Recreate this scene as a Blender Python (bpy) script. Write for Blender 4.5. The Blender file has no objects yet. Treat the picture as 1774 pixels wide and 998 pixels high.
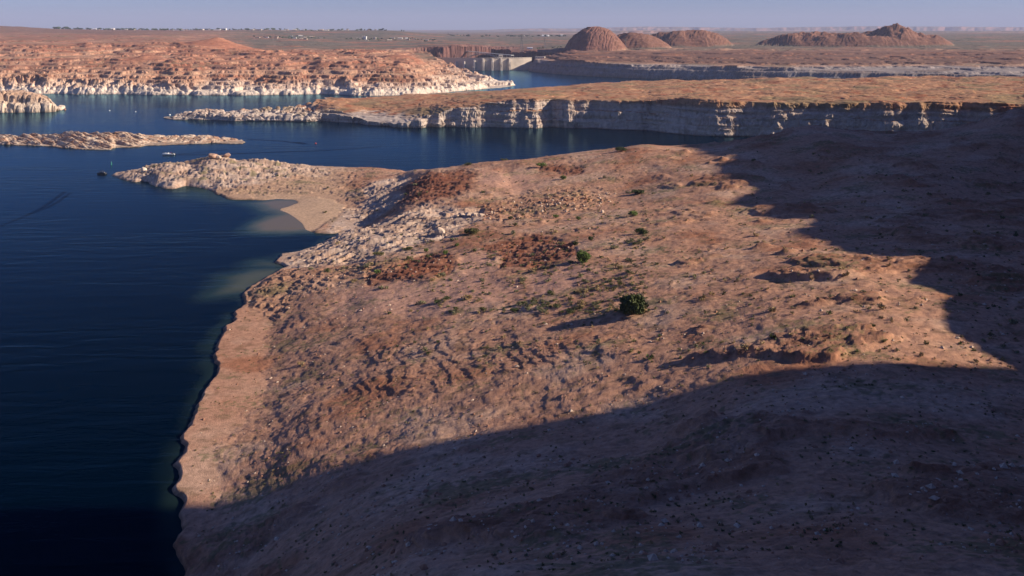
import bpy, math, random
import numpy as np

random.seed(7)
RNG = np.random.default_rng(11)
F, CX, H0, HC = 1500.0, 887.0, 50.0, 147.0      # focal length and horizon of the view, eye 147 m above the lake

# ------------------------------------------------------------------ camera, sky, sun, exposure
sc = bpy.context.scene
cam_d = bpy.data.cameras.new("camera")
cam = bpy.data.objects.new("camera", cam_d)
sc.collection.objects.link(cam)
sc.camera = cam
cam.location = (0, 0, HC)
cam.rotation_euler = (math.radians(90), 0, 0)
cam_d.sensor_width = 36
cam_d.lens = 36 * F / 1774
cam_d.shift_y = -(499 - H0) / 1774
cam_d.clip_start = 1
cam_d.clip_end = 200000

HAZE = 3.6e-5
SUN_AZ, SUN_EL = math.radians(95), math.radians(24)
world = bpy.data.worlds.new("World")
sc.world = world
world.use_nodes = True
wn = world.node_tree.nodes
wl = world.node_tree.links
bg = wn["Background"]
sky = wn.new("ShaderNodeTexSky")
sky.sky_type = 'NISHITA'
sky.sun_disc = False
sky.sun_elevation = SUN_EL
sky.sun_rotation = SUN_AZ
sky.altitude = 1200
sky.air_density = 1.0
sky.dust_density = 0.6
sky.ozone_density = 4.0
tint = wn.new("ShaderNodeMix")
tint.data_type = 'RGBA'
tint.blend_type = 'MULTIPLY'
tint.inputs[0].default_value = 1.0
tint.inputs[7].default_value = (0.61, 0.69, 1.10, 1)
wl.new(sky.outputs[0], tint.inputs[6])
wl.new(tint.outputs[2], bg.inputs[0])
bg.inputs[1].default_value = 0.054
sun_d = bpy.data.lights.new("sun", 'SUN')
sun_d.energy = 5.0
sun_d.angle = math.radians(0.5)
sun_d.color = (1.0, 0.83, 0.64)
sun = bpy.data.objects.new("sun", sun_d)
sc.collection.objects.link(sun)
sun.rotation_euler = (math.radians(90) - SUN_EL, 0, math.pi - SUN_AZ)
sc.view_settings.view_transform = 'Standard'
sc.view_settings.look = 'None'
sc.view_settings.exposure = 0.8
sc.view_settings.gamma = 1.0
sc.cycles.max_bounces = 5
sc.cycles.diffuse_bounces = 2
sc.cycles.glossy_bounces = 2
sc.cycles.volume_bounces = 0
sc.cycles.use_denoising = True

# ------------------------------------------------------------------ numeric helpers
def wd(px, d):
    return ((px - CX) / F * d, d)
def dist(py, z=0.0):
    return (HC - z) * F / (py - H0)
def zat(py, d):
    return HC - (py - H0) * d / F

_g = RNG.random(1024) * 2 * np.pi
GX, GY = np.cos(_g).astype(np.float32), np.sin(_g).astype(np.float32)
VT = (RNG.random(4096) * 2 - 1).astype(np.float32)

def _h(ix, iy, seed):
    n = ix.astype(np.uint32) * np.uint32(374761393) + iy.astype(np.uint32) * np.uint32(668265263) + np.uint32((seed * 974711 + 12345) & 0xffffffff)
    n = (n ^ (n >> np.uint32(13))) * np.uint32(1274126177)
    return n ^ (n >> np.uint32(16))

def noise2(x, y, seed=0):
    x = np.asarray(x, np.float64); y = np.asarray(y, np.float64)
    x0 = np.floor(x); y0 = np.floor(y)
    fx = (x - x0).astype(np.float32); fy = (y - y0).astype(np.float32)
    ix = x0.astype(np.int64); iy = y0.astype(np.int64)
    u = fx * fx * (3 - 2 * fx); v = fy * fy * (3 - 2 * fy)
    def c(dx, dy):
        k = (_h(ix + dx, iy + dy, seed) & np.uint32(1023)).astype(np.int32)
        return GX[k] * (fx - dx) + GY[k] * (fy - dy)
    a = c(0, 0); b = c(1, 0); e = c(0, 1); g = c(1, 1)
    return ((a + (b - a) * u) * (1 - v) + (e + (g - e) * u) * v) * 1.5

def fbm(x, y, oct=4, seed=0, gain=0.5):
    s = 0; a = 1.0; t = 0
    for o in range(oct):
        s = s + a * noise2(x, y, seed + o * 7); t += a
        x = x * 2.03 + 17.1; y = y * 2.03 - 5.3; a *= gain
    return s / t * 1.4

def ridged(x, y, oct=3, seed=0):
    s = 0; a = 1.0; t = 0
    for o in range(oct):
        s = s + a * (1 - np.abs(noise2(x, y, seed + o * 5)) * 1.6); t += a
        x = x * 2.1; y = y * 2.1; a *= 0.5
    return s / t

def billow(x, y, oct=4, seed=0, gain=0.5):
    s = 0; a = 1.0; t = 0
    for o in range(oct):
        s = s + a * np.minimum(np.abs(noise2(x, y, seed + o * 5)) * 2.2, 1.0); t += a
        x = x * 2.07 + 9.1; y = y * 2.07 + 3.7; a *= gain
    return s / t

def worley(x, y, seed=0, jit=0.9):
    x0 = np.floor(x).astype(np.int64); y0 = np.floor(y).astype(np.int64)
    f1 = np.full(x.shape, 9.0, np.float32); f2 = f1.copy(); idc = np.zeros(x.shape, np.float32)
    for i in (-1, 0, 1):
        for j in (-1, 0, 1):
            hx = _h(x0 + i, y0 + j, seed)
            ax = (hx & np.uint32(1023)).astype(np.float32) / 1023; ay = ((hx >> np.uint32(10)) & np.uint32(1023)).astype(np.float32) / 1023
            dx = x0 + i + 0.5 + (ax - .5) * jit - x; dy = y0 + j + 0.5 + (ay - .5) * jit - y
            dd = np.sqrt(dx * dx + dy * dy).astype(np.float32)
            near = dd < f1
            f2 = np.where(near, f1, np.minimum(f2, dd))
            idc = np.where(near, ((hx >> np.uint32(20)) & np.uint32(1023)).astype(np.float32) / 1023, idc)
            f1 = np.where(near, dd, f1)
    return f1, f2, idc

def sst(a, b, x):
    t = np.clip((x - a) / (b - a), 0, 1)
    return t * t * (3 - 2 * t)
def mix(a, b, t):
    return a + (b - a) * t
def mixc(c, col, t):
    return c + (np.array(col, np.float32) - c) * t[..., None]

def terrace(z, step, t, sharp=0.7):
    q = t - np.floor(t)
    e = sst(sharp, 1.0, q)
    return z + (e - q) * step

def tps_fit(u, v, z, lam=0.002):
    u, v, z = map(lambda a: np.asarray(a, float), (u, v, z))
    n = len(u)
    r2 = (u[:, None] - u) ** 2 + (v[:, None] - v) ** 2
    K = 0.5 * r2 * np.log(r2 + 1e-9) + lam * np.eye(n)
    P = np.c_[np.ones(n), u, v]
    A = np.zeros((n + 3, n + 3)); A[:n, :n] = K; A[:n, n:] = P; A[n:, :n] = P.T
    w = np.linalg.solve(A, np.r_[z, 0, 0, 0])
    def f(U, V):
        out = w[n] + w[n + 1] * U + w[n + 2] * V
        for i in range(n):
            r2 = (U - u[i]) ** 2 + (V - v[i]) ** 2
            out = out + w[i] * 0.5 * r2 * np.log(r2 + 1e-9)
        return out
    return f

def coarse(f, A, B, s=8):
    """evaluate f(A,B) on every s-th row and column of a grid, bilinear in between"""
    nr, nc = A.shape
    ri = np.unique(np.r_[np.arange(0, nr, s), nr - 1]); ci = np.unique(np.r_[np.arange(0, nc, s), nc - 1])
    Z = f(A[np.ix_(ri, ci)], B[np.ix_(ri, ci)])
    r = np.arange(nr); c = np.arange(nc)
    k = np.clip(np.searchsorted(ri, r, side='right') - 1, 0, len(ri) - 2); t = (r - ri[k]) / (ri[k + 1] - ri[k])
    Z = Z[k] * (1 - t)[:, None] + Z[k + 1] * t[:, None]
    k = np.clip(np.searchsorted(ci, c, side='right') - 1, 0, len(ci) - 2); t = (c - ci[k]) / (ci[k + 1] - ci[k])
    return Z[:, k] * (1 - t) + Z[:, k + 1] * t

def sdf(poly, X, Y):
    """signed distance, positive inside"""
    P = np.asarray(poly, float)
    best = np.full(X.shape, 1e18); ins = np.zeros(X.shape, bool)
    for i in range(len(P)):
        ax, ay = P[i]; bx, by = P[(i + 1) % len(P)]
        dx, dy = bx - ax, by - ay
        t = np.clip(((X - ax) * dx + (Y - ay) * dy) / (dx * dx + dy * dy + 1e-12), 0, 1)
        best = np.minimum(best, (X - ax - t * dx) ** 2 + (Y - ay - t * dy) ** 2)
        if ay != by:
            c = ((ay > Y) != (by > Y)) & (X < (bx - ax) * (Y - ay) / (by - ay) + ax)
            ins ^= c
    return np.where(ins, 1, -1) * np.sqrt(best)

def normals(X, Y, Z):
    ax = np.gradient(X, axis=1); ay = np.gradient(Y, axis=1); az = np.gradient(Z, axis=1)
    bx = np.gradient(X, axis=0); by = np.gradient(Y, axis=0); bz = np.gradient(Z, axis=0)
    nx = ay * bz - az * by; ny = az * bx - ax * bz; nz = ax * by - ay * bx
    l = np.sqrt(nx * nx + ny * ny + nz * nz) + 1e-9
    s = np.where(nz < 0, -1, 1)
    return nx / l * s, ny / l * s, nz / l * s

def strata_push(X, Y, Z, amp, step, seed=0, warp=40.0):
    """push steep faces in and out along their normal so beds stand proud as ledges"""
    nx, ny, nz = normals(X, Y, Z)
    st = np.clip(1 - nz, 0, 1) ** 0.7
    s = Z / step + 1.2 * noise2(X / warp, Y / warp, seed)
    d = noise2(s, (X + Y) / (warp * 0.7), seed + 3) + 0.6 * noise2(s * 2.7, X / (warp * .4), seed + 4)
    d = d + 0.7 * noise2(X / (step * 1.6), (Z + Y * .3) / (step * 2.5), seed + 5)
    d = d * amp * st
    return X + nx * d, Y + ny * d, Z + nz * d

def obj(name, mesh, parent=None):
    o = bpy.data.objects.new(name, mesh)
    sc.collection.objects.link(o)
    if parent: o.parent = parent
    return o
def tag(o, label=None, cat=None, group=None, kind=None):
    if label: o["label"] = label
    if cat: o["category"] = cat
    if group: o["group"] = group
    if kind: o["kind"] = kind
    return o
def empty(name, loc, rz=0):
    o = bpy.data.objects.new(name, None)
    sc.collection.objects.link(o)
    o.location = loc; o.rotation_euler = (0, 0, rz)
    return o

def grid_obj(name, X, Y, Z, mat, col=None, attr=None, zmin=None, keep=None, smooth=False):
    nr, nc = X.shape
    idx = np.arange(nr * nc).reshape(nr, nc)
    q = np.stack([idx[:-1, :-1], idx[:-1, 1:], idx[1:, 1:], idx[1:, :-1]], -1).reshape(-1, 4)
    if zmin is not None:
        zf = Z.ravel()[q].max(1)
        q = q[zf > zmin]
    if keep is not None:
        q = q[keep.ravel()[q].any(1)]
    used = np.unique(q)
    remap = np.zeros(nr * nc, np.int32); remap[used] = np.arange(len(used))
    q = remap[q].astype(np.int32)
    V = np.stack([X.ravel()[used], Y.ravel()[used], Z.ravel()[used]], -1).astype(np.float32)
    me = bpy.data.meshes.new(name)
    me.vertices.add(len(V)); me.vertices.foreach_set("co", V.ravel())
    me.loops.add(q.size); me.loops.foreach_set("vertex_index", q.ravel())
    me.polygons.add(len(q))
    me.polygons.foreach_set("loop_start", np.arange(0, q.size, 4, dtype=np.int32))
    me.polygons.foreach_set("use_smooth", np.full(len(q), smooth))
    me.update(calc_edges=True)
    if col is not None:
        a = me.attributes.new("rock_colour", 'FLOAT_COLOR', 'POINT')
        c = np.c_[col.reshape(-1, 3)[used], np.ones(len(used))].astype(np.float32)
        a.data.foreach_set("color", c.ravel())
    for k, arr in (attr or {}).items():
        a = me.attributes.new(k, 'FLOAT', 'POINT')
        a.data.foreach_set("value", arr.ravel()[used].astype(np.float32))
    me.materials.append(mat)
    return obj(name, me)

# ------------------------------------------------------------------ materials
def rock_mat(name, scale, bump, var=0.35, fine=6.0):
    m = bpy.data.materials.new(name); m.use_nodes = True
    n, l = m.node_tree.nodes, m.node_tree.links
    b = n["Principled BSDF"]
    b.inputs["Roughness"].default_value = 0.95
    b.inputs["Specular IOR Level"].default_value = 0.15
    at = n.new("ShaderNodeAttribute"); at.attribute_name = "rock_colour"
    tc = n.new("ShaderNodeTexCoord")
    n1 = n.new("ShaderNodeTexNoise"); n1.inputs["Scale"].default_value = 1 / scale; n1.inputs["Detail"].default_value = 8; n1.inputs["Roughness"].default_value = 0.7
    l.new(tc.outputs["Object"], n1.inputs["Vector"])
    mr = n.new("ShaderNodeMapRange"); mr.inputs[1].default_value = 0.3; mr.inputs[2].default_value = 0.7
    mr.inputs[3].default_value = 1 - var; mr.inputs[4].default_value = 1 + var
    l.new(n1.outputs[0], mr.inputs[0])
    mx = n.new("ShaderNodeMix"); mx.data_type = 'RGBA'; mx.blend_type = 'MULTIPLY'; mx.inputs[0].default_value = 1
    l.new(at.outputs["Color"], mx.inputs[6]); l.new(mr.outputs[0], mx.inputs[7])
    l.new(mx.outputs[2], b.inputs["Base Color"])
    n2 = n.new("ShaderNodeTexNoise"); n2.inputs["Scale"].default_value = fine / scale; n2.inputs["Detail"].default_value = 6
    l.new(tc.outputs["Object"], n2.inputs["Vector"])
    bp = n.new("ShaderNodeBump"); bp.inputs["Strength"].default_value = 1; bp.inputs["Distance"].default_value = bump
    l.new(n2.outputs[0], bp.inputs["Height"]); l.new(bp.outputs[0], b.inputs["Normal"])
    return m

def plain_mat(name, col, rough=0.7, var=0.15, scale=1.0, metal=0.0):
    m = bpy.data.materials.new(name); m.use_nodes = True
    n, l = m.node_tree.nodes, m.node_tree.links
    b = n["Principled BSDF"]; b.inputs["Roughness"].default_value = rough; b.inputs["Metallic"].default_value = metal
    tc = n.new("ShaderNodeTexCoord"); t = n.new("ShaderNodeTexNoise"); t.inputs["Scale"].default_value = scale; t.inputs["Detail"].default_value = 5
    l.new(tc.outputs["Object"], t.inputs["Vector"])
    cr = n.new("ShaderNodeValToRGB")
    cr.color_ramp.elements[0].position = .3; cr.color_ramp.elements[1].position = .7
    cr.color_ramp.elements[0].color = (*[c * (1 - var) for c in col], 1); cr.color_ramp.elements[1].color = (*[min(1, c * (1 + var)) for c in col], 1)
    l.new(t.outputs[0], cr.inputs[0]); l.new(cr.outputs[0], b.inputs["Base Color"])
    return m

M = {}
M['near'] = rock_mat("desert_ground", 2.2, 0.25, 0.38)
M['mid'] = rock_mat("lake_rock", 5.0, 0.5, 0.28)
M['far'] = rock_mat("distant_rock", 14.0, 1.2, 0.3)

def water_mat(rip=1.0):
    m = bpy.data.materials.new("lake_water"); m.use_nodes = True
    n, l = m.node_tree.nodes, m.node_tree.links
    n.remove(n["Principled BSDF"])
    at = n.new("ShaderNodeAttribute"); at.attribute_name = "shallow"
    cr = n.new("ShaderNodeValToRGB")
    e = cr.color_ramp.elements
    e[0].position = 0; e[0].color = (0.0002, 0.0035, 0.0095, 1)
    e[1].position = 1; e[1].color = (0.17, 0.125, 0.085, 1)
    k = e.new(0.35); k.color = (0.016, 0.032, 0.030, 1)
    k = e.new(0.75); k.color = (0.070, 0.080, 0.058, 1)
    l.new(at.outputs["Fac"], cr.inputs[0])
    tc = n.new("ShaderNodeTexCoord")
    mp = n.new("ShaderNodeMapping"); mp.inputs["Scale"].default_value = (0.030, 0.11, 1); mp.inputs["Rotation"].default_value = (0, 0, math.radians(-12))
    l.new(tc.outputs["Object"], mp.inputs["Vector"])
    n1 = n.new("ShaderNodeTexNoise"); n1.inputs["Scale"].default_value = 1; n1.inputs["Detail"].default_value = 5; n1.inputs["Roughness"].default_value = .6; n1.inputs["Distortion"].default_value = .4
    l.new(mp.outputs[0], n1.inputs["Vector"])
    n3 = n.new("ShaderNodeTexNoise"); n3.inputs["Scale"].default_value = 0.005; n3.inputs["Detail"].default_value = 5; n3.inputs["Distortion"].default_value = 1.0
    mp3 = n.new("ShaderNodeMapping"); mp3.inputs["Scale"].default_value = (0.45, 2.0, 1); mp3.inputs["Rotation"].default_value = (0, 0, .12)
    l.new(tc.outputs["Object"], mp3.inputs["Vector"]); l.new(mp3.outputs[0], n3.inputs["Vector"])
    mr = n.new("ShaderNodeMapRange"); mr.inputs[1].default_value = .38; mr.inputs[2].default_value = .62; mr.inputs[3].default_value = 0.22; mr.inputs[4].default_value = 0.7
    l.new(n3.outputs[0], mr.inputs[0])
    bp = n.new("ShaderNodeBump"); bp.inputs["Distance"].default_value = 0.9 * rip
    l.new(mr.outputs[0], bp.inputs["Strength"]); l.new(n1.outputs[0], bp.inputs["Height"])
    df = n.new("ShaderNodeBsdfDiffuse"); l.new(cr.outputs[0], df.inputs["Color"])
    gl = n.new("ShaderNodeBsdfGlossy"); gl.inputs["Color"].default_value = (0.42, 0.78, 1.0, 1) if rip == 1 else (0.22, 0.42, 0.62, 1); gl.inputs["Roughness"].default_value = 0.16
    l.new(bp.outputs[0], gl.inputs["Normal"])
    fr = n.new("ShaderNodeFresnel"); fr.inputs["IOR"].default_value = 1.33; l.new(bp.outputs[0], fr.inputs["Normal"])
    pw = n.new("ShaderNodeMath"); pw.operation = 'POWER'; pw.inputs[1].default_value = 1.7; l.new(fr.outputs[0], pw.inputs[0])
    mx = n.new("ShaderNodeMixShader"); l.new(pw.outputs[0], mx.inputs[0]); l.new(df.outputs[0], mx.inputs[1]); l.new(gl.outputs[0], mx.inputs[2])
    l.new(mx.outputs[0], n["Material Output"].inputs["Surface"])
    return m
M['water'] = water_mat()
M['ripple'] = water_mat(2.0)  # wake copy: its weaker reflection is put into a darker gloss colour
M['ripple'].name = 'rippled_water'

def cols(a, b, step_in=1.5):
    return np.arange(a, b, step_in)
COLS = np.r_[np.linspace(-260, -4, 26), np.arange(0, 1125, 1.45), np.arange(1127, 1776, 2.0), np.linspace(1785, 2060, 24)]

# ================================================================== NEAR LAND (foreground shore and desert bench)
pA = []
for px, py in [(405,545),(413,536),(424,523),(418,512),(432,500),(446,492),(463,481),(486,468),(499,464),(489,459),(474,455),(483,449),(487,441),(512,439),(536,431),(560,421),(582,408),(604,401),
               (592,402),(574,405),(548,404),(530,399),(524,388),(512,378),(498,369),(481,363),(500,358),(518,351),(511,346),(480,345),(455,347),(430,346),(410,346),(393,345),(378,336),(360,328),(338,324),
               (322,322),(300,328),(285,326),(272,323),(262,321),(257,315),(247,314),(236,316),(222,314),(206,309),(192,303),
               (204,299),(240,297),(246,294),(258,294)]:
    pA.append(wd(px, dist(py)))
for px, d in [(262,905),(300,915),(360,925),(400,930),(470,930),(540,925),(600,915),(660,905),(698,893),(706,880),(720,862),(760,838),(830,832),(900,835),(1000,845),(1120,855),(1400,900),(1774,940),(2300,960)]:
    pA.append(wd(px, d))
pA += [(1500, 900), (1500, -400), (-300, -400), (-170, 60), (-120, 150)]
for px, py in [(300,1010),(312,850),(345,720),(372,620),(392,575)]:
    pA.append(wd(px, dist(py)))

kA = [  # px, py, distance of the ground seen there
 (1100,545,262),(1100,443,335),(1100,380,425),(1100,320,530),(1115,250,730),
 (1000,545,272),(1000,443,345),(1000,380,435),(1000,320,545),(1000,268,700),
 (900,545,287),(900,450,358),(900,380,448),(900,320,560),(900,277,690),
 (830,545,298),(830,440,378),(830,390,440),(830,330,560),(830,288,710),
 (750,545,312),(750,480,360),(750,430,418),(750,385,480),(750,345,570),(750,293,740),
 (715,296,800),
 (700,545,332),(700,480,377),(700,435,432),(700,400,487),(700,370,548),(700,335,660),(700,310,785),(697,298,870),
 (650,545,350),(650,490,392),(650,445,444),(650,410,505),(655,390,560),(660,352,668),(655,320,765),(655,297,870),
 (600,545,376),(600,500,415),(600,460,462),(600,430,507),(612,404,556),(626,396,640),(618,376,668),(610,352,712),(600,325,785),(600,295,885),
 (550,545,402),(550,500,440),(550,465,486),(550,438,535),(572,396,632),(575,375,672),(560,350,725),(550,320,800),(550,290,900),
 (500,545,428),(500,500,468),(505,465,512),(510,447,545),(528,360,706),(500,330,772),(500,305,835),(500,284,905),
 (460,545,442),(460,505,475),(450,330,778),(450,305,830),(450,277,895),
 (430,540,450),(400,325,785),(400,300,832),(400,285,858),(400,272,885),(370,270,880),(370,290,845),(380,275,872),
 (340,300,835),(340,283,868),(300,310,818),(300,284,860),(268,305,832),(268,287,868),(235,302,852),(210,303,860),
 (1400,545,255),(1400,400,385),(1400,300,560),(1400,217,760),(1774,545,250),(1774,400,375),(1774,300,530),(1774,188,760),(2100,300,520),(2100,545,240),(2100,180,760),
 (1100,700,198),(1774,700,190),(887,700,215),(700,700,250),(560,700,300),(450,700,335),(350,700,338),
 (1100,998,122),(1774,998,118),(2200,998,112),(2200,700,185),(2200,400,360),(887,998,130),(700,998,150),(560,998,185),(450,998,212),(340,998,228),
]
uA = lambda px: px / 100.0
vA = lambda d: np.log(d) * 6.0
def _lower(px, py, d):
    z = zat(py, d)
    f = np.interp(px, [420, 500, 600, 700, 800, 900, 1000, 1120, 1400], [1, .62, .44, .42, .44, .48, .53, .58, .75])
    f = mix(f, 1.0, float(sst(470, 900, d)))
    z = z * f
    return (px, py, (HC - z) * F / (py - H0))
kA = [_lower(*k) if k[1] < 990 else k for k in kA]
zc = [zat(py, d) for px, py, d in kA]
kA2 = [(px, d, z) for (px, py, d), z in zip(kA, zc)]
kA2 += [(750,800,16),(830,810,20),(900,810,24),(1000,815,30),(1120,820,34),(1400,860,38),(1774,900,40),(400,920,5),(500,920,3),(300,905,5),(600,910,1.5),(1100,60,95),(300,60,70),(1774,60,100),(887,60,90)]
baseA = tps_fit([uA(p) for p, d, z in kA2], [vA(d) for p, d, z in kA2], [z for p, d, z in kA2], 0.01)

def rayA(px, py):
    px = np.atleast_1d(np.asarray(px, float)); py = np.atleast_1d(np.asarray(py, float))
    ds = np.exp(np.linspace(math.log(110), math.log(930), 420))
    PX, DD = np.meshgrid(px, ds, indexing='ij')
    Z = baseA(uA(PX), vA(DD))
    R = HC - (py[:, None] - H0) * DD / F
    hit = R < Z
    k = np.where(hit.any(1), hit.argmax(1), len(ds) - 1)
    return ds[k]

rowsA = [70.0]
while rowsA[-1] < 960:
    d = rowsA[-1]
    k = 1.5 if d < 300 else (0.62 if d < 520 else 0.5)
    rowsA.append(d + d * d / 145500.0 * k * (1.0 if d < 520 else 1.0))
rowsA = np.array(rowsA)
PX, DD = np.meshgrid(COLS, rowsA)
X, Y = wd(PX, DD)
Zb = coarse(lambda a, b: baseA(uA(a), vA(b)), PX, DD, 10)
V4 = 400 * np.log(DD)

def maskA(pts, soft=8, wob=10, seed=0):
    """a patch of one ground type, outlined on the ground"""
    pts = np.array(pts, float)
    d = rayA(pts[:, 0], pts[:, 1])
    poly = np.c_[pts[:, 0], 400 * np.log(d)]
    s = coarse(lambda a, b: sdf(poly, a, b), PX, V4, 6)
    return sst(-soft, soft, s + wob * fbm(X / 22, Y / 22, 3, seed))

m_sl = np.maximum.reduce([
    maskA([(480,440),(560,418),(610,398),(660,385),(700,372),(740,362),(835,362),(838,380),(800,395),(790,408),(760,418),(715,432),(660,446),(600,456),(540,462),(480,466)], 6, 8, 1),
    maskA([(180,300),(240,290),(262,280),(350,280),(375,265),(440,272),(540,284),(600,292),(560,302),(480,312),(440,322),(400,330),(330,330),(262,330),(200,316)], 6, 8, 2),
    maskA([(565,400),(600,365),(640,345),(690,335),(700,345),(660,372),(640,390),(600,404),(560,408)], 6, 6, 3),
    maskA([(630,330),(660,312),(700,302),(715,310),(690,330),(655,345),(632,342)], 5, 5, 4)])
m_red = np.maximum.reduce([
    maskA([(855,425),(900,414),(960,408),(990,420),(1000,440),(960,455),(920,468),(870,462),(862,448)], 6, 10, 5),
    maskA([(635,480),(680,462),(740,438),(785,440),(788,475),(745,488),(690,484),(640,492)], 6, 8, 6),
    maskA([(700,330),(745,300),(800,298),(825,310),(815,335),(780,352),(730,362),(690,360)], 8, 8, 7),
    maskA([(925,285),(1000,292),(1010,300),(940,300)], 5, 6, 12),
    maskA([(830,430),(880,414),(900,420),(850,440)], 5, 6, 13)])
m_rub = np.maximum.reduce([
    maskA([(835,360),(880,345),(960,330),(1000,325),(1050,330),(1060,350),(1000,368),(930,376),(860,384)], 8, 10, 8),
    maskA([(430,548),(430,515),(480,470),(560,466),(700,448),(690,470),(600,490),(530,515),(490,548)], 8, 10, 9),
    maskA([(390,342),(400,328),(450,332),(480,340),(450,350)], 4, 4, 10)])
m_bea = maskA([(478,364),(520,350),(512,346),(440,345),(430,341),(510,338),(570,345),(598,358),(585,375),(545,400),(528,402)], 4, 3, 11)
m_hill = maskA([(702,330),(745,302),(800,300),(850,306),(880,335),(820,356),(730,368),(690,365)], 24, 12, 14)

m_flat = np.maximum.reduce([
    maskA([(560,548),(600,505),(700,490),(790,478),(860,480),(900,500),(860,530),(760,548)], 10, 8, 15),
    maskA([(795,440),(850,435),(862,470),(800,480)], 7, 6, 16),
    maskA([(920,478),(1010,462),(1060,470),(1010,490),(960,520),(920,510)], 8, 8, 17),
    maskA([(830,300),(900,296),(960,310),(900,335),(830,335)], 8, 8, 18)]) * (1 - m_red)
sdA = coarse(lambda a, b: sdf(pA, a, b), X, Y, 4)
sdA = sdA + (6 * fbm(X / 70, Y / 60, 3, 33) * sst(440, 400, DD) + 2.4 * noise2(X / 17, Y / 11, 31) * sst(-.3, .3, noise2(X / 40, Y / 40, 34)) + .9 * noise2(X / 5, Y / 4, 32)) * (1 - m_bea)
# relief
rot = math.radians(24)
Xr = X * math.cos(rot) + Y * math.sin(rot); Yr = -X * math.sin(rot) + Y * math.cos(rot)
wx = 6 * fbm(X / 30, Y / 30, 3, 41); wy = 6 * fbm(X / 30, Y / 30, 3, 45)
g1, g2, gid = worley((Xr + wx) / 6.5, (Yr + wy) / 3.4, 51)
b1 = billow((Xr + wx) / 60, (Yr + wy) / 12, 4, 50, .48)
b2 = billow((Xr + wx) / 9, (Yr + wy) / 4.5, 3, 56, .6)
lfL = sst(600, 540, PX) * sst(640, 700, DD)
b3 = billow((X + wx) / 46, (Y + .2 * X + .4 * wy) / 9, 4, 59, .55)
slick = 4.2 * (b1 - .45) * (1 - lfL) + 3.6 * (b3 - .45) * lfL + .5 * (b2 - .5) * sst(-.4, .4, fbm(X / 30, Y / 30, 2, 58)) + 1.6 * fbm(X / 25, Y / 25, 3, 52)
ledg = 2.4 * fbm(X / 34, Y / 12, 5, 60) + 1.0 * (billow(X / 12, Y / 4, 3, 61) - .5)
rub = 1.3 * ridged(X / 9, Y / 6, 3, 64) + 1.4 * (gid - .5) * sst(.1, .3, g2 - g1) * sst(.0, .4, fbm(X / 20, Y / 14, 2, 66))
leftL = sst(660, 600, PX) * sst(640, 700, DD)
bed = 1.9 * fbm((X - .5 * Y) / 60, (Y + .25 * X) / 7, 4, 75) * leftL + .5 * fbm(X / 30, Y / 8, 4, 76)
Zb = Zb + 3.6 * m_hill
m_nat = sst(.12, .3, fbm(X / 60, Y / 38, 4, 77)) * (1 - m_sl) * (1 - m_bea) * (1 - leftL) * (1 - m_flat) * mix(.35, 1, np.maximum(sst(1130, 1200, PX), sst(270, 230, DD)))
Zb = Zb + 2.0 * m_nat
gen = bed + .3 * (1 - m_flat) * billow(X / 7, Y / 4, 3, 79) + 1.6 * fbm(X / 55, Y / 55, 4, 70) + 0.25 * fbm(X / 5, Y / 5, 3, 71)
Zd = gen * (1 - m_bea) + slick * m_sl * (1 - m_bea) + ledg * np.maximum(m_red, .6 * m_nat) + rub * m_rub * (1 - m_bea)
Z = Zb + Zd
tilt = Z + 0.03 * X + 0.05 * Y + 2.8 * fbm(X / 55, Y / 45, 5, 80)
rocky = np.clip(m_sl * .75 + m_red + m_rub * .7 + leftL * .75 + m_hill * .5 + m_nat * .8 + .12, 0, 1) * (1 - .85 * m_flat) * (1 - m_bea)
Z = mix(Z, terrace(Z, 1.5, tilt / 1.5, .68), rocky * (.8 - .3 * m_nat))
Z = mix(Z, terrace(Z, 0.5, tilt / 0.5 + 1.7 * fbm(X / 9, Y / 9, 2, 82), .6), np.clip(rocky + .2, 0, 1) * (.65 - .3 * m_sl))
bt = (Z + .13 * mix(Yr, Y + .25 * X, lfL) + 2.2 * fbm(Xr / 45, Yr / 22, 4, 83)) / 1.3
Z = mix(Z, terrace(Z, 1.3, bt, .62), m_sl * (1 - m_bea) * .95)
# shoreline
wsh = mix(9.0, 26.0, m_bea)
shore = np.clip(sdA / wsh, 0, 1)
zin = np.maximum(Z, 0.5) * (shore * (2 - shore)) + 0.05
edge = np.minimum(1.3, np.clip(sdA, 0, 3) * 1.1) * (1 - m_bea)
Z = np.where(sdA > 0, np.maximum(zin, edge), sdA * 0.5)
nearcam = sst(170, 90, np.sqrt(X ** 2 + Y ** 2))
X2, Y2, Z2 = strata_push(X, Y, Z, (0.5 - .25 * m_sl) * rocky + 0.1, 1.5, 90, 30)
# colour of the ground itself
zz = Z
c = np.empty(X.shape + (3,), np.float32); c[:] = (0.40, 0.225, 0.15)
n_a = fbm(X / 40, Y / 30, 4, 100); n_b = fbm(X / 8, Y / 6, 4, 101); n_c = fbm(X / 2.2, Y / 1.8, 3, 102)
c = mixc(c, (0.44, 0.285, 0.205), sst(0.0, 0.5, n_a))
c = mixc(c, (0.31, 0.135, 0.075), sst(0.15, 0.6, -n_a) * .8)
c = mixc(c, (0.19, 0.125, 0.075), sst(0.15, 0.55, n_b) * .6 * (1 - m_bea))
c = mixc(c, (0.47, 0.275, 0.20), m_flat * .8)
c = mixc(c, (0.17, 0.058, 0.034), m_red * (.75 + .3 * n_b))
c = mixc(c, (0.20, 0.085, 0.05), m_nat * (.45 + .4 * n_b))
c = mixc(c, (0.34, 0.20, 0.13), np.clip(m_rub * .6 * (1 + n_b), 0, 1))
low = sst(34, 12, zz + 6 * n_a)
white = np.clip(m_sl * (0.65 + .55 * n_b + .25 * low), 0, 1)
c = mixc(c, (0.50, 0.39, 0.315), white * .95)
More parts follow.
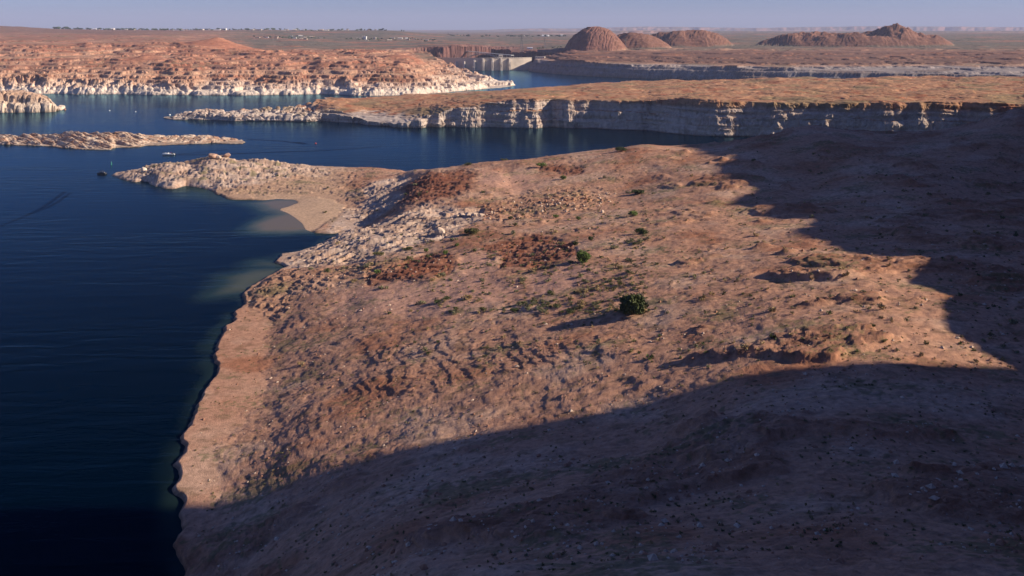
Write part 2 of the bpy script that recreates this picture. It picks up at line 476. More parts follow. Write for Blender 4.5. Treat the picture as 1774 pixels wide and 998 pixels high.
c = mixc(c, (0.33, 0.225, 0.17), m_sl * sst(.05, .5, noise2(bt * .5, Xr / 70, 105)) * .7)
c = mixc(c, (0.40, 0.27, 0.19), sst(.0, .4, fbm(X / 12, Y / 12, 3, 104)) * m_sl * .55)
left = sst(640, 560, PX) * sst(640, 700, DD)
c = mixc(c, (0.40, 0.27, 0.185), left * (1 - m_sl) * .85)
c = mixc(c, (0.18, 0.16, 0.075), left * sst(.1, .45, fbm(X / 16, Y / 10, 4, 106)) * (1 - m_bea) * sst(4, 6, zz + 2 * n_b) * .75)
c = mixc(c, (0.47, 0.325, 0.22), m_bea * .95)
c = mixc(c, (0.10, 0.115, 0.05), sst(.25, .5, n_c * .6 + fbm(X / 30, Y / 20, 3, 108) * .8) * (1 - m_sl) * (1 - m_bea) * (1 - m_red) * .55)
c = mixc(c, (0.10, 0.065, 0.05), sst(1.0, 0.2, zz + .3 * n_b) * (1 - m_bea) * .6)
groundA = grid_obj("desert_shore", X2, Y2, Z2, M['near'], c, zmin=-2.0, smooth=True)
tag(groundA, "red sand and pale ledgy rock shore in the foreground", kind='structure')
zA_grid = (COLS, rowsA, Z2)
def groundz(px, d):
    """height of the finished foreground at (px column, distance)"""
    i = np.clip(np.searchsorted(COLS, px) - 1, 0, len(COLS) - 2); j = np.clip(np.searchsorted(rowsA, d) - 1, 0, len(rowsA) - 2)
    t = (px - COLS[i]) / (COLS[i + 1] - COLS[i]); s = (d - rowsA[j]) / (rowsA[j + 1] - rowsA[j])
    return Z[j, i] * (1 - t) * (1 - s) + Z[j, i + 1] * t * (1 - s) + Z[j + 1, i] * (1 - t) * s + Z[j + 1, i + 1] * t * s
ZA = Z; MASK = dict(n1=fbm(X / 26, Y / 12, 3, 900), n2=fbm(X / 20, Y / 10, 3, 901), n3=fbm(X / 25, Y / 14, 3, 903), sl=m_sl, red=m_red, rub=m_rub, bea=m_bea, sd=sdA)
def look(name, px, d):
    i = np.clip(np.searchsorted(COLS, px), 0, len(COLS) - 1); j = np.clip(np.searchsorted(rowsA, d), 0, len(rowsA) - 1)
    return MASK[name][j, i]
def raycol(px, py):
    i = np.clip(np.searchsorted(COLS, px), 0, len(COLS) - 1)
    h = (HC - (py - H0) * rowsA / F) < ZA[:, i]
    return float(rowsA[h.argmax()]) if h.any() else 960.0
def rayfine(px, py):
    """distance at which the line of sight first meets the finished foreground"""
    return raycol(px, py)

# ================================================================== WATER
shl = [[(430,352),(470,345),(515,345),(540,350),(560,403),(430,404),(440,385),(470,372)], [(365,512),(395,478),(440,466),(500,462),(480,480),(440,505),(380,512)], [(438,462),(445,452),(490,451),(500,464)],
       [(300,340),(320,325),(360,325),(395,342),(460,346),(400,352)]]
wc = np.r_[np.linspace(-1500, -20, 30), np.arange(0, 1130, 7), np.linspace(1140, 3200, 60)]
wr = np.r_[np.linspace(60, 380, 25), np.arange(385, 980, 4), np.linspace(1000, 3400, 60)]
WX, WD = np.meshgrid(wc, wr)
wX, wY = wd(WX, WD)
sh = np.zeros(wX.shape)
for k, P in enumerate(shl):
    s = sdf([wd(px, dist(py)) for px, py in P], wX, wY)
    sh = np.maximum(sh, sst(-16, 14, s + 5 * fbm(wX / 25, wY / 25, 3, 200 + k)) * (0.9, .72, .62, .35)[k])
sdw = sdf(pA, wX, wY)
sh = np.maximum(sh, .22 * sst(-9, 1, sdw + 7 * fbm(wX / 22, wY / 22, 3, 210)))
water = grid_obj("lake_water", wX, wY, wX * 0, M['water'], smooth=True, attr={"shallow": sh})
tag(water, "calm dark blue lake surface", kind='structure')

# ================================================================== generic rock body rising from the lake
def body(name, cols_, rows_fn, coast, ctrl, seed, wsh, lob, step, mat, colour, label, cliff=None, push=1.0, coast_n=(4, 30, 2, 9), lam=.01, zmin=-1.0):
    cc = cols_
    PXb, K = np.meshgrid(cc, rows_fn[0])
    Db = rows_fn[1](PXb) + K
    Xb, Yb = wd(PXb, Db)
    f = tps_fit([p / 100 for p, y, d in ctrl], [math.log(d) * 12 for p, y, d in ctrl], [zat(y, d) for p, y, d in ctrl], lam)
    Zt = coarse(lambda a, b: f(a / 100, np.log(b) * 12), PXb, Db, 6)
    s = coarse(lambda a, b: sdf(coast, a, b), Xb, Yb, 3)
    s = s + coast_n[0] * fbm(Xb / coast_n[1], Yb / coast_n[1], 3, seed) + coast_n[2] * ridged(Xb / coast_n[3], Yb / (coast_n[3] * 1.5), 2, seed + 1) - coast_n[2] * .5
    return PXb, Db, Xb, Yb, Zt, s

# ------------------------------------------------------------------ mid peninsula with the grey cliff
bf = [(286,204),(300,207.5),(330,208),(360,208),(400,209.5),(440,210),(480,210.5),(520,210.5),(556,210.5),(572,211),(600,213),(640,217),(680,221),(700,221.5),(730,222),(745,220),(760,221),(785,220.5),(800,221),(850,221),(900,222),(930,222),(955,219.5),(985,222),(1060,223.5),(1120,225.5),(1165,231),(1205,235.5),(1260,237),(1400,240),(1600,244),(1800,250),(2300,262)]
bfp = np.array([p for p, y in bf], float); bfd = np.array([dist(y) for p, y in bf])
pB = [wd(p, d) for p, d in zip(bfp, bfd)] + [wd(2300, 1900)] + [wd(px, d) for px, d in [(1774,1950),(1400,1900),(1120,1850),(1000,1790),(940,1760),(900,1740),(850,1800),(800,1840),(740,1800),(690,1720),(640,1640),(600,1570),(560,1520),(545,1470),(500,1455),(440,1450),(380,1455),(320,1452),(290,1445)]]
kB = [(290,204.5,1432),(320,199,1420),(350,193,1420),(400,196,1415),(440,191,1415),(500,188,1412),(540,188,1410),
 (560,190,1392),(562,179,1420),(560,175,1450),(600,197,1362),(600,188,1390),(600,178,1440),(600,171,1500),(600,172,1550),
 (650,206,1335),(650,192,1385),(650,178,1470),(650,168,1570),(700,207,1310),(700,193,1370),(700,176,1480),(700,166,1600),(700,166,1700),
 (740,200,1305),(740,188,1350),(740,174,1480),(740,164,1650),(740,163,1760),(770,190,1305),(770,180,1350),(770,172,1460),
 (800,186,1303),(800,177,1345),(800,169,1450),(800,163,1600),(800,161,1780),(850,176,1306),(850,168,1380),(850,161,1550),(850,160,1700),
 (900,171,1308),(900,165,1380),(900,156,1560),(900,155,1650),(950,171,1312),(950,162,1420),(950,153,1620),
 (1000,173,1308),(1000,163,1400),(1000,151,1650),(1060,174,1290),(1060,160,1420),(1060,145,1700),(1120,175,1278),(1120,160,1420),(1120,142,1750),
 (1175,170,1240),(1210,169,1225),(1250,172,1225),(1250,140,1760),(1400,176,1200),(1400,137,1780),(1600,178,1150),(1600,133,1800),(1800,180,1120),(1800,130,1800),(2100,180,1090),(2100,130,1800)]
colB = COLS[(COLS > 262)]
rk = np.r_[np.arange(-16, 34, 0.42), np.arange(34, 120, 1.3), np.arange(120, 620, 3.2)]
PXb, Db, Xb, Yb, Zt, s = body("", colB, (rk, lambda p: np.interp(p, bfp, bfd)), pB, kB, 300, 0, 0, 0, None, None, None, coast_n=(7, 60, 2.5, 22))
wB = sst(560, 540, PXb)                    # left end: rounded domes instead of a cliff
w1, w2, wid = worley((Xb + 6 * noise2(Xb / 30, Yb / 30, 311)) / 19, Yb / 24, 310, .9)
bb1 = billow(Xb / 115, Yb / 100, 5, 306, .42); bb2 = billow(Xb / 16, Yb / 20, 3, 307)
v1, v2, _ = worley(Xb / 6, Yb / 6, 313)
crk = sst(.02, .25, w2 - w1)
domeB = np.clip(1 - w1 ** 2 * 1.3, 0, 1) * crk
Zt2 = Zt + 2.6 * fbm(Xb / 70, Yb / 55, 5, 301) + 3.0 * (bb1 - .4) + wB * (3.6 * (domeB - .6) + 4 * (bb2 - .55) - 1.0)
Zt2 = Zt2 + 7 * (billow(Xb / 190, Yb / 120, 4, 312) - .3) * sst(1130, 1250, PXb) * sst(10, 60, s)
tB = Zt2 + 1.5 * fbm(Xb / 50, Yb / 50, 2, 303)
Zt2 = mix(Zt2, terrace(Zt2, 2.2, (Zt2 + 4 * fbm(Xb / 60, Yb / 40, 3, 304)) / 2.2, .6), .55)
sj = s + 15 * (bb1 - .5) + 1.3 * (bb2 - .5) + .8 * noise2(Xb / 4, Yb / 6, 305)
cl = np.interp(sj, [-10, 0, .8, 2.4, 4.2, 5.8, 8.2, 10.5, 12, 14, 18, 24], [-8, 0, 4, 12, 14, 24, 26, 35, 38, 46, 50, 90])
rd = np.interp(s, [-10, 0, 1, 3, 6, 10, 16], [-8, 0, 4, 8, 11, 14, 22]) * (0.5 + .6 * domeB)
cl = cl * (1 + .16 * fbm(Xb / 70, Yb / 200, 4, 309))
prof = mix(cl, rd, wB)
Zb_ = np.minimum(np.maximum(Zt2, 0.8), prof)
ledgeB = sst(545, 560, PXb) * sst(760, 720, PXb)
Zb_ = np.where((ledgeB > .5) & (sj > 2) & (sj < 11), np.minimum(Zb_, 12.5 + .4 * noise2(Xb / 9, Yb / 9, 320)), Zb_)
Xp, Yp, Zp = strata_push(Xb, Yb, Zb_, 3.2, 5.0, 330, 110)
nz = normals(Xb, Yb, Zb_)[2]
steep = sst(.9, .55, nz)
nb = fbm(Xb / 25, Yb / 25, 4, 340); nc = fbm(Xb / 90, Yb / 60, 4, 341); nf = fbm(Xb / 6, Yb / 6, 3, 342)
cB = np.empty(Xb.shape + (3,), np.float32); cB[:] = (0.37, 0.205, 0.12)
cB = mixc(cB, (0.30, 0.125, 0.07), sst(.0, .5, nb)); cB = mixc(cB, (0.23, 0.18, 0.10), sst(.0, .4, nc) * .7)
cB = mixc(cB, (0.12, 0.10, 0.055), sst(.3, .6, nf * .7 + nc * .5) * .6)
ring = sst(42, 36, Zp + 1.5 * nb)
whit = np.clip(np.maximum(steep * ring, sst(17, 11, Zp + 4 * nb)), 0, 1)
cB = mixc(cB, (0.47, 0.395, 0.34), whit)
band = noise2(Zp / 2.6 + .6 * nb, Xb / 80, 350)
cB = mixc(cB, (0.37, 0.27, 0.22), whit * sst(.0, .5, band) * .7)
cB = mixc(cB, (0.30, 0.16, 0.10), whit * sst(30, 44, Zp + 3 * nb) * .35)
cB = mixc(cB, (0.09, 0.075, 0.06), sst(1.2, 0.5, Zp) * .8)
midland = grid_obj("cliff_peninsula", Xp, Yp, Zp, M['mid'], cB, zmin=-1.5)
tag(midland, "long grey cliffed peninsula with red brown top across the channel", kind='structure')

# ------------------------------------------------------------------ long low island on the left
cf = [(-250,249),(-60,250),(0,251),(30,252),(60,252.5),(90,254),(110,256.5),(130,258.5),(160,259.5),(190,259.5),(200,256),(225,255.5),(240,255),(255,252.5),(280,252),(300,251),(325,249.5),(350,250),(365,248),(400,249.5),(420,249.5),(428,247)]
cfp = np.array([p for p, y in cf], float); cfd = np.array([dist(y) for p, y in cf])
pC = [wd(p, d) for p, d in zip(cfp, cfd)] + [wd(px, d) for px, d in [(424,1136),(380,1152),(300,1158),(200,1160),(100,1165),(0,1150),(-250,1160)]]
kC = [(-250,240,1120),(-60,240,1120),(0,239,1118),(30,239,1116),(60,242,1105),(90,237,1118),(112,236,1115),(130,240,1095),(160,238,1105),(200,238,1110),(240,238,1115),(262,240,1118),(285,240,1122),(310,240,1128),(340,237.5,1128),(370,239,1128),(400,242,1128),(420,244.5,1125),
      (112,248,1075),(150,248,1075),(190,249,1072),(240,247,1090),(300,246,1108),(350,244,1112)]
colC = COLS[COLS < 436]
rk = np.r_[np.arange(-12, 110, .5)]
PXb, Db, Xb, Yb, Zt, s = body("", colC, (rk, lambda p: np.interp(p, cfp, cfd)), pC, kC, 400, 0, 0, 0, None, None, None, coast_n=(3, 24, 2, 8))
a = math.radians(-38)
Xs = Xb * math.cos(a) + Yb * math.sin(a); Ys = -Xb * math.sin(a) + Yb * math.cos(a)
w1, w2, wid = worley(Xs / 26, Ys / 6.5, 410, .8)
u1, u2, _ = worley(Xb / 11, Yb / 11, 412, .8)
dm = billow(Xs / 60, Ys / 10, 4, 410, .45) * 1.3; du = .5 * np.clip(1 - u1 ** 2, 0, 1) * sst(.0, .2, u2 - u1) + .6 * billow(Xb / 14, Yb / 14, 3, 414)
Zt2 = Zt - 2.4 - 1.8 * sst(330, 230, PXb) + 5.0 * (dm - .5) * sst(255, 235, PXb) + 3.2 * (du - .5) * sst(235, 255, PXb) + 1.2 * fbm(Xb / 18, Yb / 18, 4, 401)
Zt2 = mix(Zt2, terrace(Zt2, 1.2, (Zt2 + .12 * Xs) / 1.2, .65), .6)
prof = np.interp(s, [-10, 0, .7, 2.5, 6, 12, 20], [-6, 0, 1.6, 4.2, 7, 11, 18])
Zb_ = np.minimum(np.maximum(Zt2, .7), prof)
Xp, Yp, Zp = strata_push(Xb, Yb, Zb_, .9, 1.6, 430, 20)
nb = fbm(Xb / 12, Yb / 12, 4, 440)
cC = np.empty(Xb.shape + (3,), np.float32); cC[:] = (0.47, 0.36, 0.275)
cC = mixc(cC, (0.36, 0.215, 0.145), sst(-.1, .45, nb)); cC = mixc(cC, (0.30, 0.21, 0.16), sst(.1, .5, fbm(Xs / 12, Ys / 2.5, 3, 441)) * .8)
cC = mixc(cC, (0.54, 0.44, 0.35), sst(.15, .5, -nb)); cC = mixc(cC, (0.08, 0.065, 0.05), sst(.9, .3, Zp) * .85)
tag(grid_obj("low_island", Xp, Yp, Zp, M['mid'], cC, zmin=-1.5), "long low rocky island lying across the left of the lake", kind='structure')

# ------------------------------------------------------------------ blocky white island at the far left
df = [(-260,197),(-60,196),(0,195.5),(25,195),(50,195),(70,194.5),(85,194.5),(96,193.5),(99,191)]
dfp = np.array([p for p, y in df], float); dfd = np.array([dist(y) for p, y in df])
pD = [wd(p, d) for p, d in zip(dfp, dfd)] + [wd(px, d) for px, d in [(92,1590),(60,1640),(0,1660),(-260,1690)]]
kD = [(-260,158,1560),(-60,158,1555),(0,160,1552),(25,161,1550),(48,161,1550),(60,163,1550),(76,166,1550),(88,172,1552),(94,179,1553),(98,186,1555),(0,158,1620),(50,160,1620)]
colD = np.arange(-260, 112, 1.1)
rk = np.r_[np.arange(-14, 40, .45), np.arange(40, 150, 2)]
PXb, Db, Xb, Yb, Zt, s = body("", colD, (rk, lambda p: np.interp(p, dfp, dfd)), pD, kD, 500, 0, 0, 0, None, None, None, coast_n=(2, 20, 2, 8))
w1, w2, wid = worley((Xb + 4 * noise2(Xb / 12, Yb / 12, 511)) / 17, Yb / 15, 510, .95)
v1, v2, vid = worley(Xb / 7, Yb / 7, 513, .8)
crk = sst(.0, .2, w2 - w1)
s2 = s + 6 * (np.clip(1 - w1 ** 2, 0, 1) * crk - .5) + 1.5 * (np.clip(1 - v1 ** 2, 0, 1) - .5)
cl = np.interp(s2, [-10, 0, .8, 2.5, 5, 9, 11, 14, 19, 24], [-6, 0, 6, 12, 16, 17.5, 25, 29, 31, 45])
Zt2 = Zt - 1 + 7 * (wid - .5) * crk + 2 * (np.clip(1 - v1 ** 2, 0, 1) - .5)
Zb_ = np.minimum(np.maximum(Zt2, .8), cl * mix(.7, 1.0, crk))
Xp, Yp, Zp = strata_push(Xb, Yb, Zb_, 1.2, 4.5, 530, 30)
nb = fbm(Xb / 14, Yb / 14, 4, 540)
cD = np.empty(Xb.shape + (3,), np.float32); cD[:] = (0.58, 0.47, 0.37)
cD = mixc(cD, (0.42, 0.27, 0.185), sst(12, 26, Zp + 5 * nb) * .8); cD = mixc(cD, (0.40, 0.29, 0.22), sst(.1, .5, nb) * .6)
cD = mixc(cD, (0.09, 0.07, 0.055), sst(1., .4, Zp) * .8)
tag(grid_obj("blocky_island", Xp, Yp, Zp, M['mid'], cD, zmin=-1.5), "blocky pale rock island at the left edge", kind='structure')

# ================================================================== FAR LAND: red slickrock shore, plateau, gorge and horizon
ef = [(-400,161),(-100,161.5),(0,162),(60,163),(100,162.5),(150,163.5),(200,163.5),(300,165),(330,164.5),(400,165.5),(450,165),(500,164.5),(560,163.5),(600,165),(640,166.5),(680,166),(720,164.5),(760,162),(790,158.5),(820,156),(850,153.5),(875,151),(893,147.5)]
back = [(880,144.5),(850,140),(820,133),(795,127.5),(770,121),(745,117)]
pE = [wd(p, dist(y)) for p, y in ef] + [wd(p, dist(y)) for p, y in back] + [wd(px, d) for px, d in [(738,3170),(740,3200),(917,3200)]] + \
     [wd(p, dist(y)) for p, y in [(916,122.5),(924,124.5),(950,127),(980,129.5),(1020,132),(1060,134),(1120,136.5),(1300,141),(1500,144),(1774,148),(2300,152)]] + [wd(2600, 3000), wd(2600, 70000), wd(-700, 70000)]
gorge = [wd(px, d) for px, d in [(739,3128),(738,3250),(752,3290),(790,3390),(838,3560),(850,3700),(870,3900),(900,4100),(905,4090),(880,3860),(862,3640),(850,3400),(880,3330),(930,3270),(985,3235),(990,3215),(925,3150),(916,3110),(870,3075),(790,3075)]]
kE = []
def col_(px, pairs):
    for y, d in pairs: kE.append((px, y, d))
for px in (-300, 0):
    col_(px, [(152,1960),(140,2010),(120,2120),(100,2320),(82,2700),(68,3500),(62,4300),(47,5600),(46,7000),(52,9000)])
col_(100, [(150,1960),(140,2000),(120,2110),(100,2320),(82,2700),(68,3500),(58,4800),(51,6200),(51,8000)])
col_(200, [(152,1955),(140,1995),(120,2100),(104,2280),(84,2700),(70,3500),(60,4700),(52.5,6300),(52.5,8000)])
col_(300, [(152,1950),(140,1990),(120,2080),(104,2220),(92,2420),(80,2750),(70,3450),(62,4500),(53,6400),(53,8000)])
col_(400, [(154,1945),(140,1985),(122,2070),(106,2230),(97,2400),(90,2750),(80,3400),(70,4300),(60,5300),(53,6500),(53,8000)])
col_(500, [(154,1950),(140,1985),(126,2050),(110,2180),(98,2400),(90,2850),(80,3500),(70,4400),(60,5600),(53,6700),(53,8000)])
col_(600, [(154,1935),(140,1975),(124,2050),(114,2120),(104,2300),(94,2650),(85,3250),(74,4200),(64,5300),(54,6800),(53,8000)])
col_(680, [(152,1950),(138,2000),(124,2080),(112,2220),(100,2500),(94,2750),(84,3300),(74,4300),(65,5200),(54,6800),(54,8000)])
col_(730, [(150,1990),(136,2050),(122,2200),(112,2400),(107,2650),(105,2850),(84,3200),(80,3500),(74,4400),(65,5600),(57,7500)])
col_(748, [(121,2440),(117,2560)])
col_(770, [(152,2040),(138,2130),(131,2320),(126,2450),(84,3230),(78.5,3450),(74,4300),(66,6000),(60,9000)])
col_(820, [(149,2140),(143,2230),(139,2380),(82,3330),(78.5,3560),(75,4300),(66,6000),(60,9500)])
col_(870, [(149,2230),(144.5,2320),(86,3330),(86,3500),(80,4300),(66,6000),(60,9500)])
col_(930, [(107,2950),(102,3050),(102,3130),(86.5,3300),(84,3500),(78,4300),(66,6000),(60,9500)])
col_(990, [(107,2700),(100,2850),(94,3000),(86,3250),(80,3600),(76,4300),(66,6000),(60,9500)])
col_(1060, [(112,2620),(104,2750),(94,3000),(86,3250),(80,3600),(76,4300),(66,6000),(60,9500)])
col_(1120, [(113,2590),(104,2750),(93,3000),(85,3250),(80,3600),(74,4300),(66,6000),(60,9500)])
for px in (1300, 1500, 1774, 2200):
    col_(px, [(116,2450),(104,2650),(92,3000),(84,3300),(79,3600),(72,4300),(64,6000),(57,9500)])
for px in (-300, 0, 300, 600):
    col_(px, [(53,12000),(53,20000),(52,40000),(52,65000)])
for px in (700, 800, 1000, 1120, 1500, 2100):
    col_(px, [(57,14000),(54,22000),(52,40000),(52,65000)])
fE = tps_fit([p / 100 for p, y, d in kE], [math.log(d) * 5 for p, y, d in kE], [zat(y, d) / d * 1500 for p, y, d in kE], .01)
rowsE = np.r_[np.arange(1870, 2320, 1.7), np.arange(2320, 2900, 2.8), np.arange(2900, 3120, 4), np.arange(3120, 3600, 4), np.exp(np.linspace(math.log(3604), math.log(8000), 160)), np.exp(np.linspace(math.log(8030), math.log(45000), 150))]
PXe, De = np.meshgrid(COLS, rowsE)
Xe, Ye = wd(PXe, De)
Zt = coarse(lambda a, b: fE(a / 100, np.log(b) * 5), PXe, De, 8) * De / 1500
s = coarse(lambda a, b: sdf(pE, a, b), Xe, Ye, 3)
sg = coarse(lambda a, b: sdf(gorge, a, b), Xe, Ye, 3)
nearE = sst(3200, 2300, De)
leftE = sst(905, 890, PXe)
s = s + 10 * fbm(Xe / 60, Ye / 60, 3, 600) * leftE + 5 * (ridged(Xe / 22, Ye / 30, 2, 601) - .5) * leftE + (1 - leftE) * 6 * fbm(Xe / 50, Ye / 50, 3, 602)
w1, w2, wid = worley((Xe + 8 * noise2(Xe / 60, Ye / 60, 603)) / 34, (Ye - .5 * Xe) / 42, 604, .85)
v1, v2, vid = worley((Xe + .4 * Ye) / 15, Ye / 17, 605, .85)
dm = np.clip(1 - w1 ** 2, 0, 1) * sst(.0, .2, w2 - w1)
dv = np.clip(1 - v1 ** 2, 0, 1) * sst(.0, .22, v2 - v1)
shoreZ = sst(60, 10, Zt)
eb1 = billow((Xe + .35 * Ye + 30 * noise2(Xe / 120, Ye / 120, 603)) / 120, (Ye - .3 * Xe) / 120, 5, 609, .5)
eb0 = billow((Xe + .2 * Ye) / 330, (Ye - .2 * Xe) / 210, 4, 616, .5)
eb2 = billow((Xe + .3 * Ye) / 32, Ye / 34, 4, 617, .44)
rel = (22 * (eb1 - .42) * mix(.32, 1, shoreZ) + 5.5 * (eb2 - .45) * mix(.2, 1, shoreZ) + 2 * (dm - .5) * shoreZ + 22 * (eb0 - .4) * mix(1, .3, shoreZ)) * sst(3400, 2500, De) * leftE
mid_amp = mix(6, 2.5, sst(2600, 3500, De))
rel = rel + mid_amp * fbm(Xe / 90, Ye / 90, 5, 606) + 5 * ridged(Xe / 150, Ye / 70, 3, 607) * nearE * leftE
plain = sst(3200, 4500, De)
rel = rel + plain * (8 * fbm(Xe / 500, Ye / 350, 4, 608)) * sst(9000, 5000, De)
# isolated hills: cone mesa on the left shore, ribbed butte and low butte at the right
def hill(px, d, rx, ry, h, p=1.0, flat=0.0, rot=0.0):
    cx, cy = wd(px, d)
    r = np.sqrt(((Xe - cx) / rx) ** 2 + ((Ye - cy) / ry) ** 2)
    r = r * (1 + .08 * noise2(Xe / (rx * .5), Ye / (ry * .5), int(px)))
    return h * np.clip(1 - np.clip((r - flat) / (1 - flat), 0, 1) ** p, 0, 1) ** (1.0)
hz = hill(380, 2720, 140, 200, 41, .95, .07)
hz = np.maximum(hz, hill(120, 2360, 70, 50, 10, 1.2, .1))
hz = np.maximum(hz, hill(248, 2190, 80, 70, 17, 1.0, .06))
hz = np.maximum(hz, hill(700, 2380, 95, 80, 15, 1.4, .2))
Ze = Zt + rel * (1 - .8 * sst(2, 14, hz)) + hz
butte = np.maximum(hill(1032, 3300, 118, 120, 84, 2.5, 0), hill(1010, 3290, 70, 90, 62, 2.5, 0))
butte = np.maximum(butte, hill(1098, 3420, 150, 110, 58, 1.5, .2) * (1 + .12 * fbm(Xe / 60, Ye / 60, 3, 626)))
butte = np.maximum(butte, hill(1190, 3700, 200, 150, 60, 1.6, .45) * (1 + .3 * fbm(Xe / 90, Ye / 90, 4, 627)))
butte = np.maximum(butte, (hill(1480, 3700, 420, 190, 52, 3.0, .5) + hill(1560, 3650, 120, 110, 34, 1.5, .3)) * (.85 + .5 * fbm(Xe / 110, Ye / 110, 4, 625)))
onb = sst(1, 8, butte)
Ze = Ze + butte - onb * 2.4 * (ridged((Xe * .92 - Ye * .3) / 17, Ye / 60, 1, 620) > .78) * sst(1080, 1070, PXe)
Ze = mix(Ze, terrace(Ze, 4.5, (Ze + 5 * noise2(Xe / 110, Ye / 110, 623)) / 4.5, .5), onb * .7)
# far mesas on the horizon
def ridgeline(d0, w, pts, seed):
    h = np.interp(PXe, [p for p, y in pts], [y for p, y in pts])
    topz = HC - (h - H0) * d0 / F + .00035 * d0 * fbm(PXe / 40, PXe * 0, 4, seed)
    up = sst(d0 - w, d0 - w * .35, De + .35 * w * fbm(PXe / 25, De / (w * 1.2), 3, seed + 1)) * sst(d0 + 5 * w, d0 + 2 * w, De)
    return topz, up
for d0, w, pts, sd_ in [(9000, 500, [(-300,66),(730,66),(760,60.5),(830,59.5),(860,61),(900,60),(960,60.5),(1100,59),(1300,58.5),(2100,59)], 630),
                        (13000, 900, [(-300,66),(690,66),(730,57.5),(800,57),(850,57.5),(900,55),(1000,55),(1050,54),(1120,53),(1400,55),(2100,53)], 632),
                        (26000, 2500, [(-300,60),(700,60),(716,52.4),(840,52.2),(872,50.6),(905,49.5),(1000,49.2),(1045,48),(1120,46),(1300,48.5),(1500,45.5),(1774,47),(2100,48)], 634)]:
    tz, up = ridgeline(d0, w, pts, sd_)
    Ze = np.where(up > 0, np.maximum(Ze, mix(Ze, tz, up)), Ze)
# ledges
tw = Ze + 4 * fbm(Xe / 120, Ye / 120, 3, 640)
amt = sst(7000, 2500, De) * mix(.55, .8, shoreZ) * (1 - .8 * sst(1, 10, hz))
Ze = mix(Ze, terrace(Ze, 8.0, tw / 8.0, .72), amt * (1 - onb))
Ze = mix(Ze, terrace(Ze, 2.6, tw / 2.6 + noise2(Xe / 60, Ye / 60, 642), .6), amt * .6 * (1 - onb))
# red cliff band behind the white shore
cb = sst(2030, 2060, De + 20 * noise2(Xe / 60, Ye / 60, 645)) * sst(540, 560, PXe) * sst(720, 690, PXe)
Ze = Ze + 6 * cb * sst(2300, 2100, De)
# shoreline: rounded on the left bank, steep wall on the right bank
profL = np.interp(s, [-20, 0, 2, 6, 14, 30, 60], [-10, 0, 3.5, 8, 13, 22, 60]) * mix(.5, 1.4, eb2) + np.maximum(s - 55, 0) * 5
profR = np.interp(s, [-20, 0, 3, 8, 11, 20, 24, 30], [-10, 0, 12, 15, 26, 30, 44, 60]) + np.maximum(s - 30, 0) * 5
ring_top = profR
Ze = np.minimum(np.maximum(Ze, 1.0), mix(profR, profL, leftE))
Ze = Ze + 9 * (billow(Xe / 55, Ye / 70, 4, 651) - .45) * sst(-160, -5, sg) * sst(3060, 3160, De)
Ze = np.where(sg > -3, np.minimum(Ze, mix(Ze, -60, sst(-3, 9, sg + 12 * (billow(Xe / 45, Ye / 45, 4, 650) - .4)))), Ze)
Xp, Yp, Zp = strata_push(Xe, Ye, Ze, 2.4 * sst(6000, 2500, De), 6.0, 660, 70)
nz = normals(Xe, Ye, Ze)[2]; steep = sst(.95, .7, nz)
na = fbm(Xe / 120, Ye / 90, 5, 670); nb = fbm(Xe / 25, Ye / 25, 4, 671); nk = fbm(Xe / 400, Ye / 300, 4, 672); ng = fbm(Xe / 9, Ye / 12, 3, 673)
cE = np.empty(Xe.shape + (3,), np.float32); cE[:] = (0.42, 0.255, 0.175)
cE = mixc(cE, (0.34, 0.165, 0.11), sst(30, 75, Ze + 14 * na))
cE = mixc(cE, (0.24, 0.09, 0.055), sst(.05, .5, nb + na * .5) * .65)
cE = mixc(cE, (0.50, 0.32, 0.21), sst(.1, .6, -na) * .5)
bandE = noise2((Ze + 3 * na) / 3.2, Xe / 900, 674)
cE = mixc(cE, (0.50, 0.33, 0.23), sst(.1, .45, bandE) * .4)
cE = mixc(cE, (0.22, 0.085, 0.055), sst(.1, .45, -bandE) * .4)
cE = mixc(cE, (0.115, 0.10, 0.06), sst(.2, .55, ng * .7 + na * .5) * .55)
cE = mixc(cE, (0.21, 0.185, 0.115), sst(-.1, .35, na) * sst(.97, 1.0, nz) * .5)
cE = mixc(cE, (0.36, 0.15, 0.09), sst(.2, .6, hz / 20) * .7)
gp = sst(2900, 3500, De + 400 * na) * sst(300, 460, PXe + 120 * nk)          # sage plain behind the rocks
cE = mixc(cE, (0.125, 0.118, 0.092), gp * .9)
gw_ = sst(.05, .3, fbm(Xe / 260, Ye / 160, 4, 693)) * sst(4300, 4600, De) * sst(8200, 7200, De) * sst(400, 440, PXe)
cE = mixc(cE, (0.30, 0.15, 0.10), gp * sst(.05, .4, nk + .4 * na) * .8)
cE = mixc(cE, (0.055, 0.072, 0.045), gw_ * sst(-.1, .3, fbm(Xe / 30, Ye / 60, 3, 694)) * .85)
cE = mixc(cE, (0.17, 0.105, 0.08), sst(4300, 5200, De) * sst(420, 200, PXe) * .8)
wh = sst(16, 12, Ze + 5 * na + 1.5 * nb) * leftE * nearE
wh = np.maximum(wh, .6 * sst(32, 18, Ze + 14 * na) * leftE * nearE * sst(.0, .3, dv))
whR = sst(42, 38, Ze) * (1 - leftE) * sst(3600, 3300, De)
cE = mixc(cE, (0.62, 0.52, 0.43), np.clip(wh, 0, 1))
cE = mixc(cE, (0.27, 0.235, 0.225), whR)
cE = mixc(cE, (0.18, 0.13, 0.11), whR * sst(.1, .5, noise2(Ze / 3.5, Xe / 200, 680)) * .7)
cE = mixc(cE, (0.14, 0.078, 0.06), (1 - leftE) * sst(40, 44, Ze) * sst(3250, 3050, De) * .85)  # shade on the right bank above the ring, put into the rock colour
cE = mixc(cE, (0.33, 0.155, 0.095), (1 - leftE) * sst(.1, .4, na + .3 * nb) * sst(48, 56, Ze) * sst(3300, 3000, De) * .7)
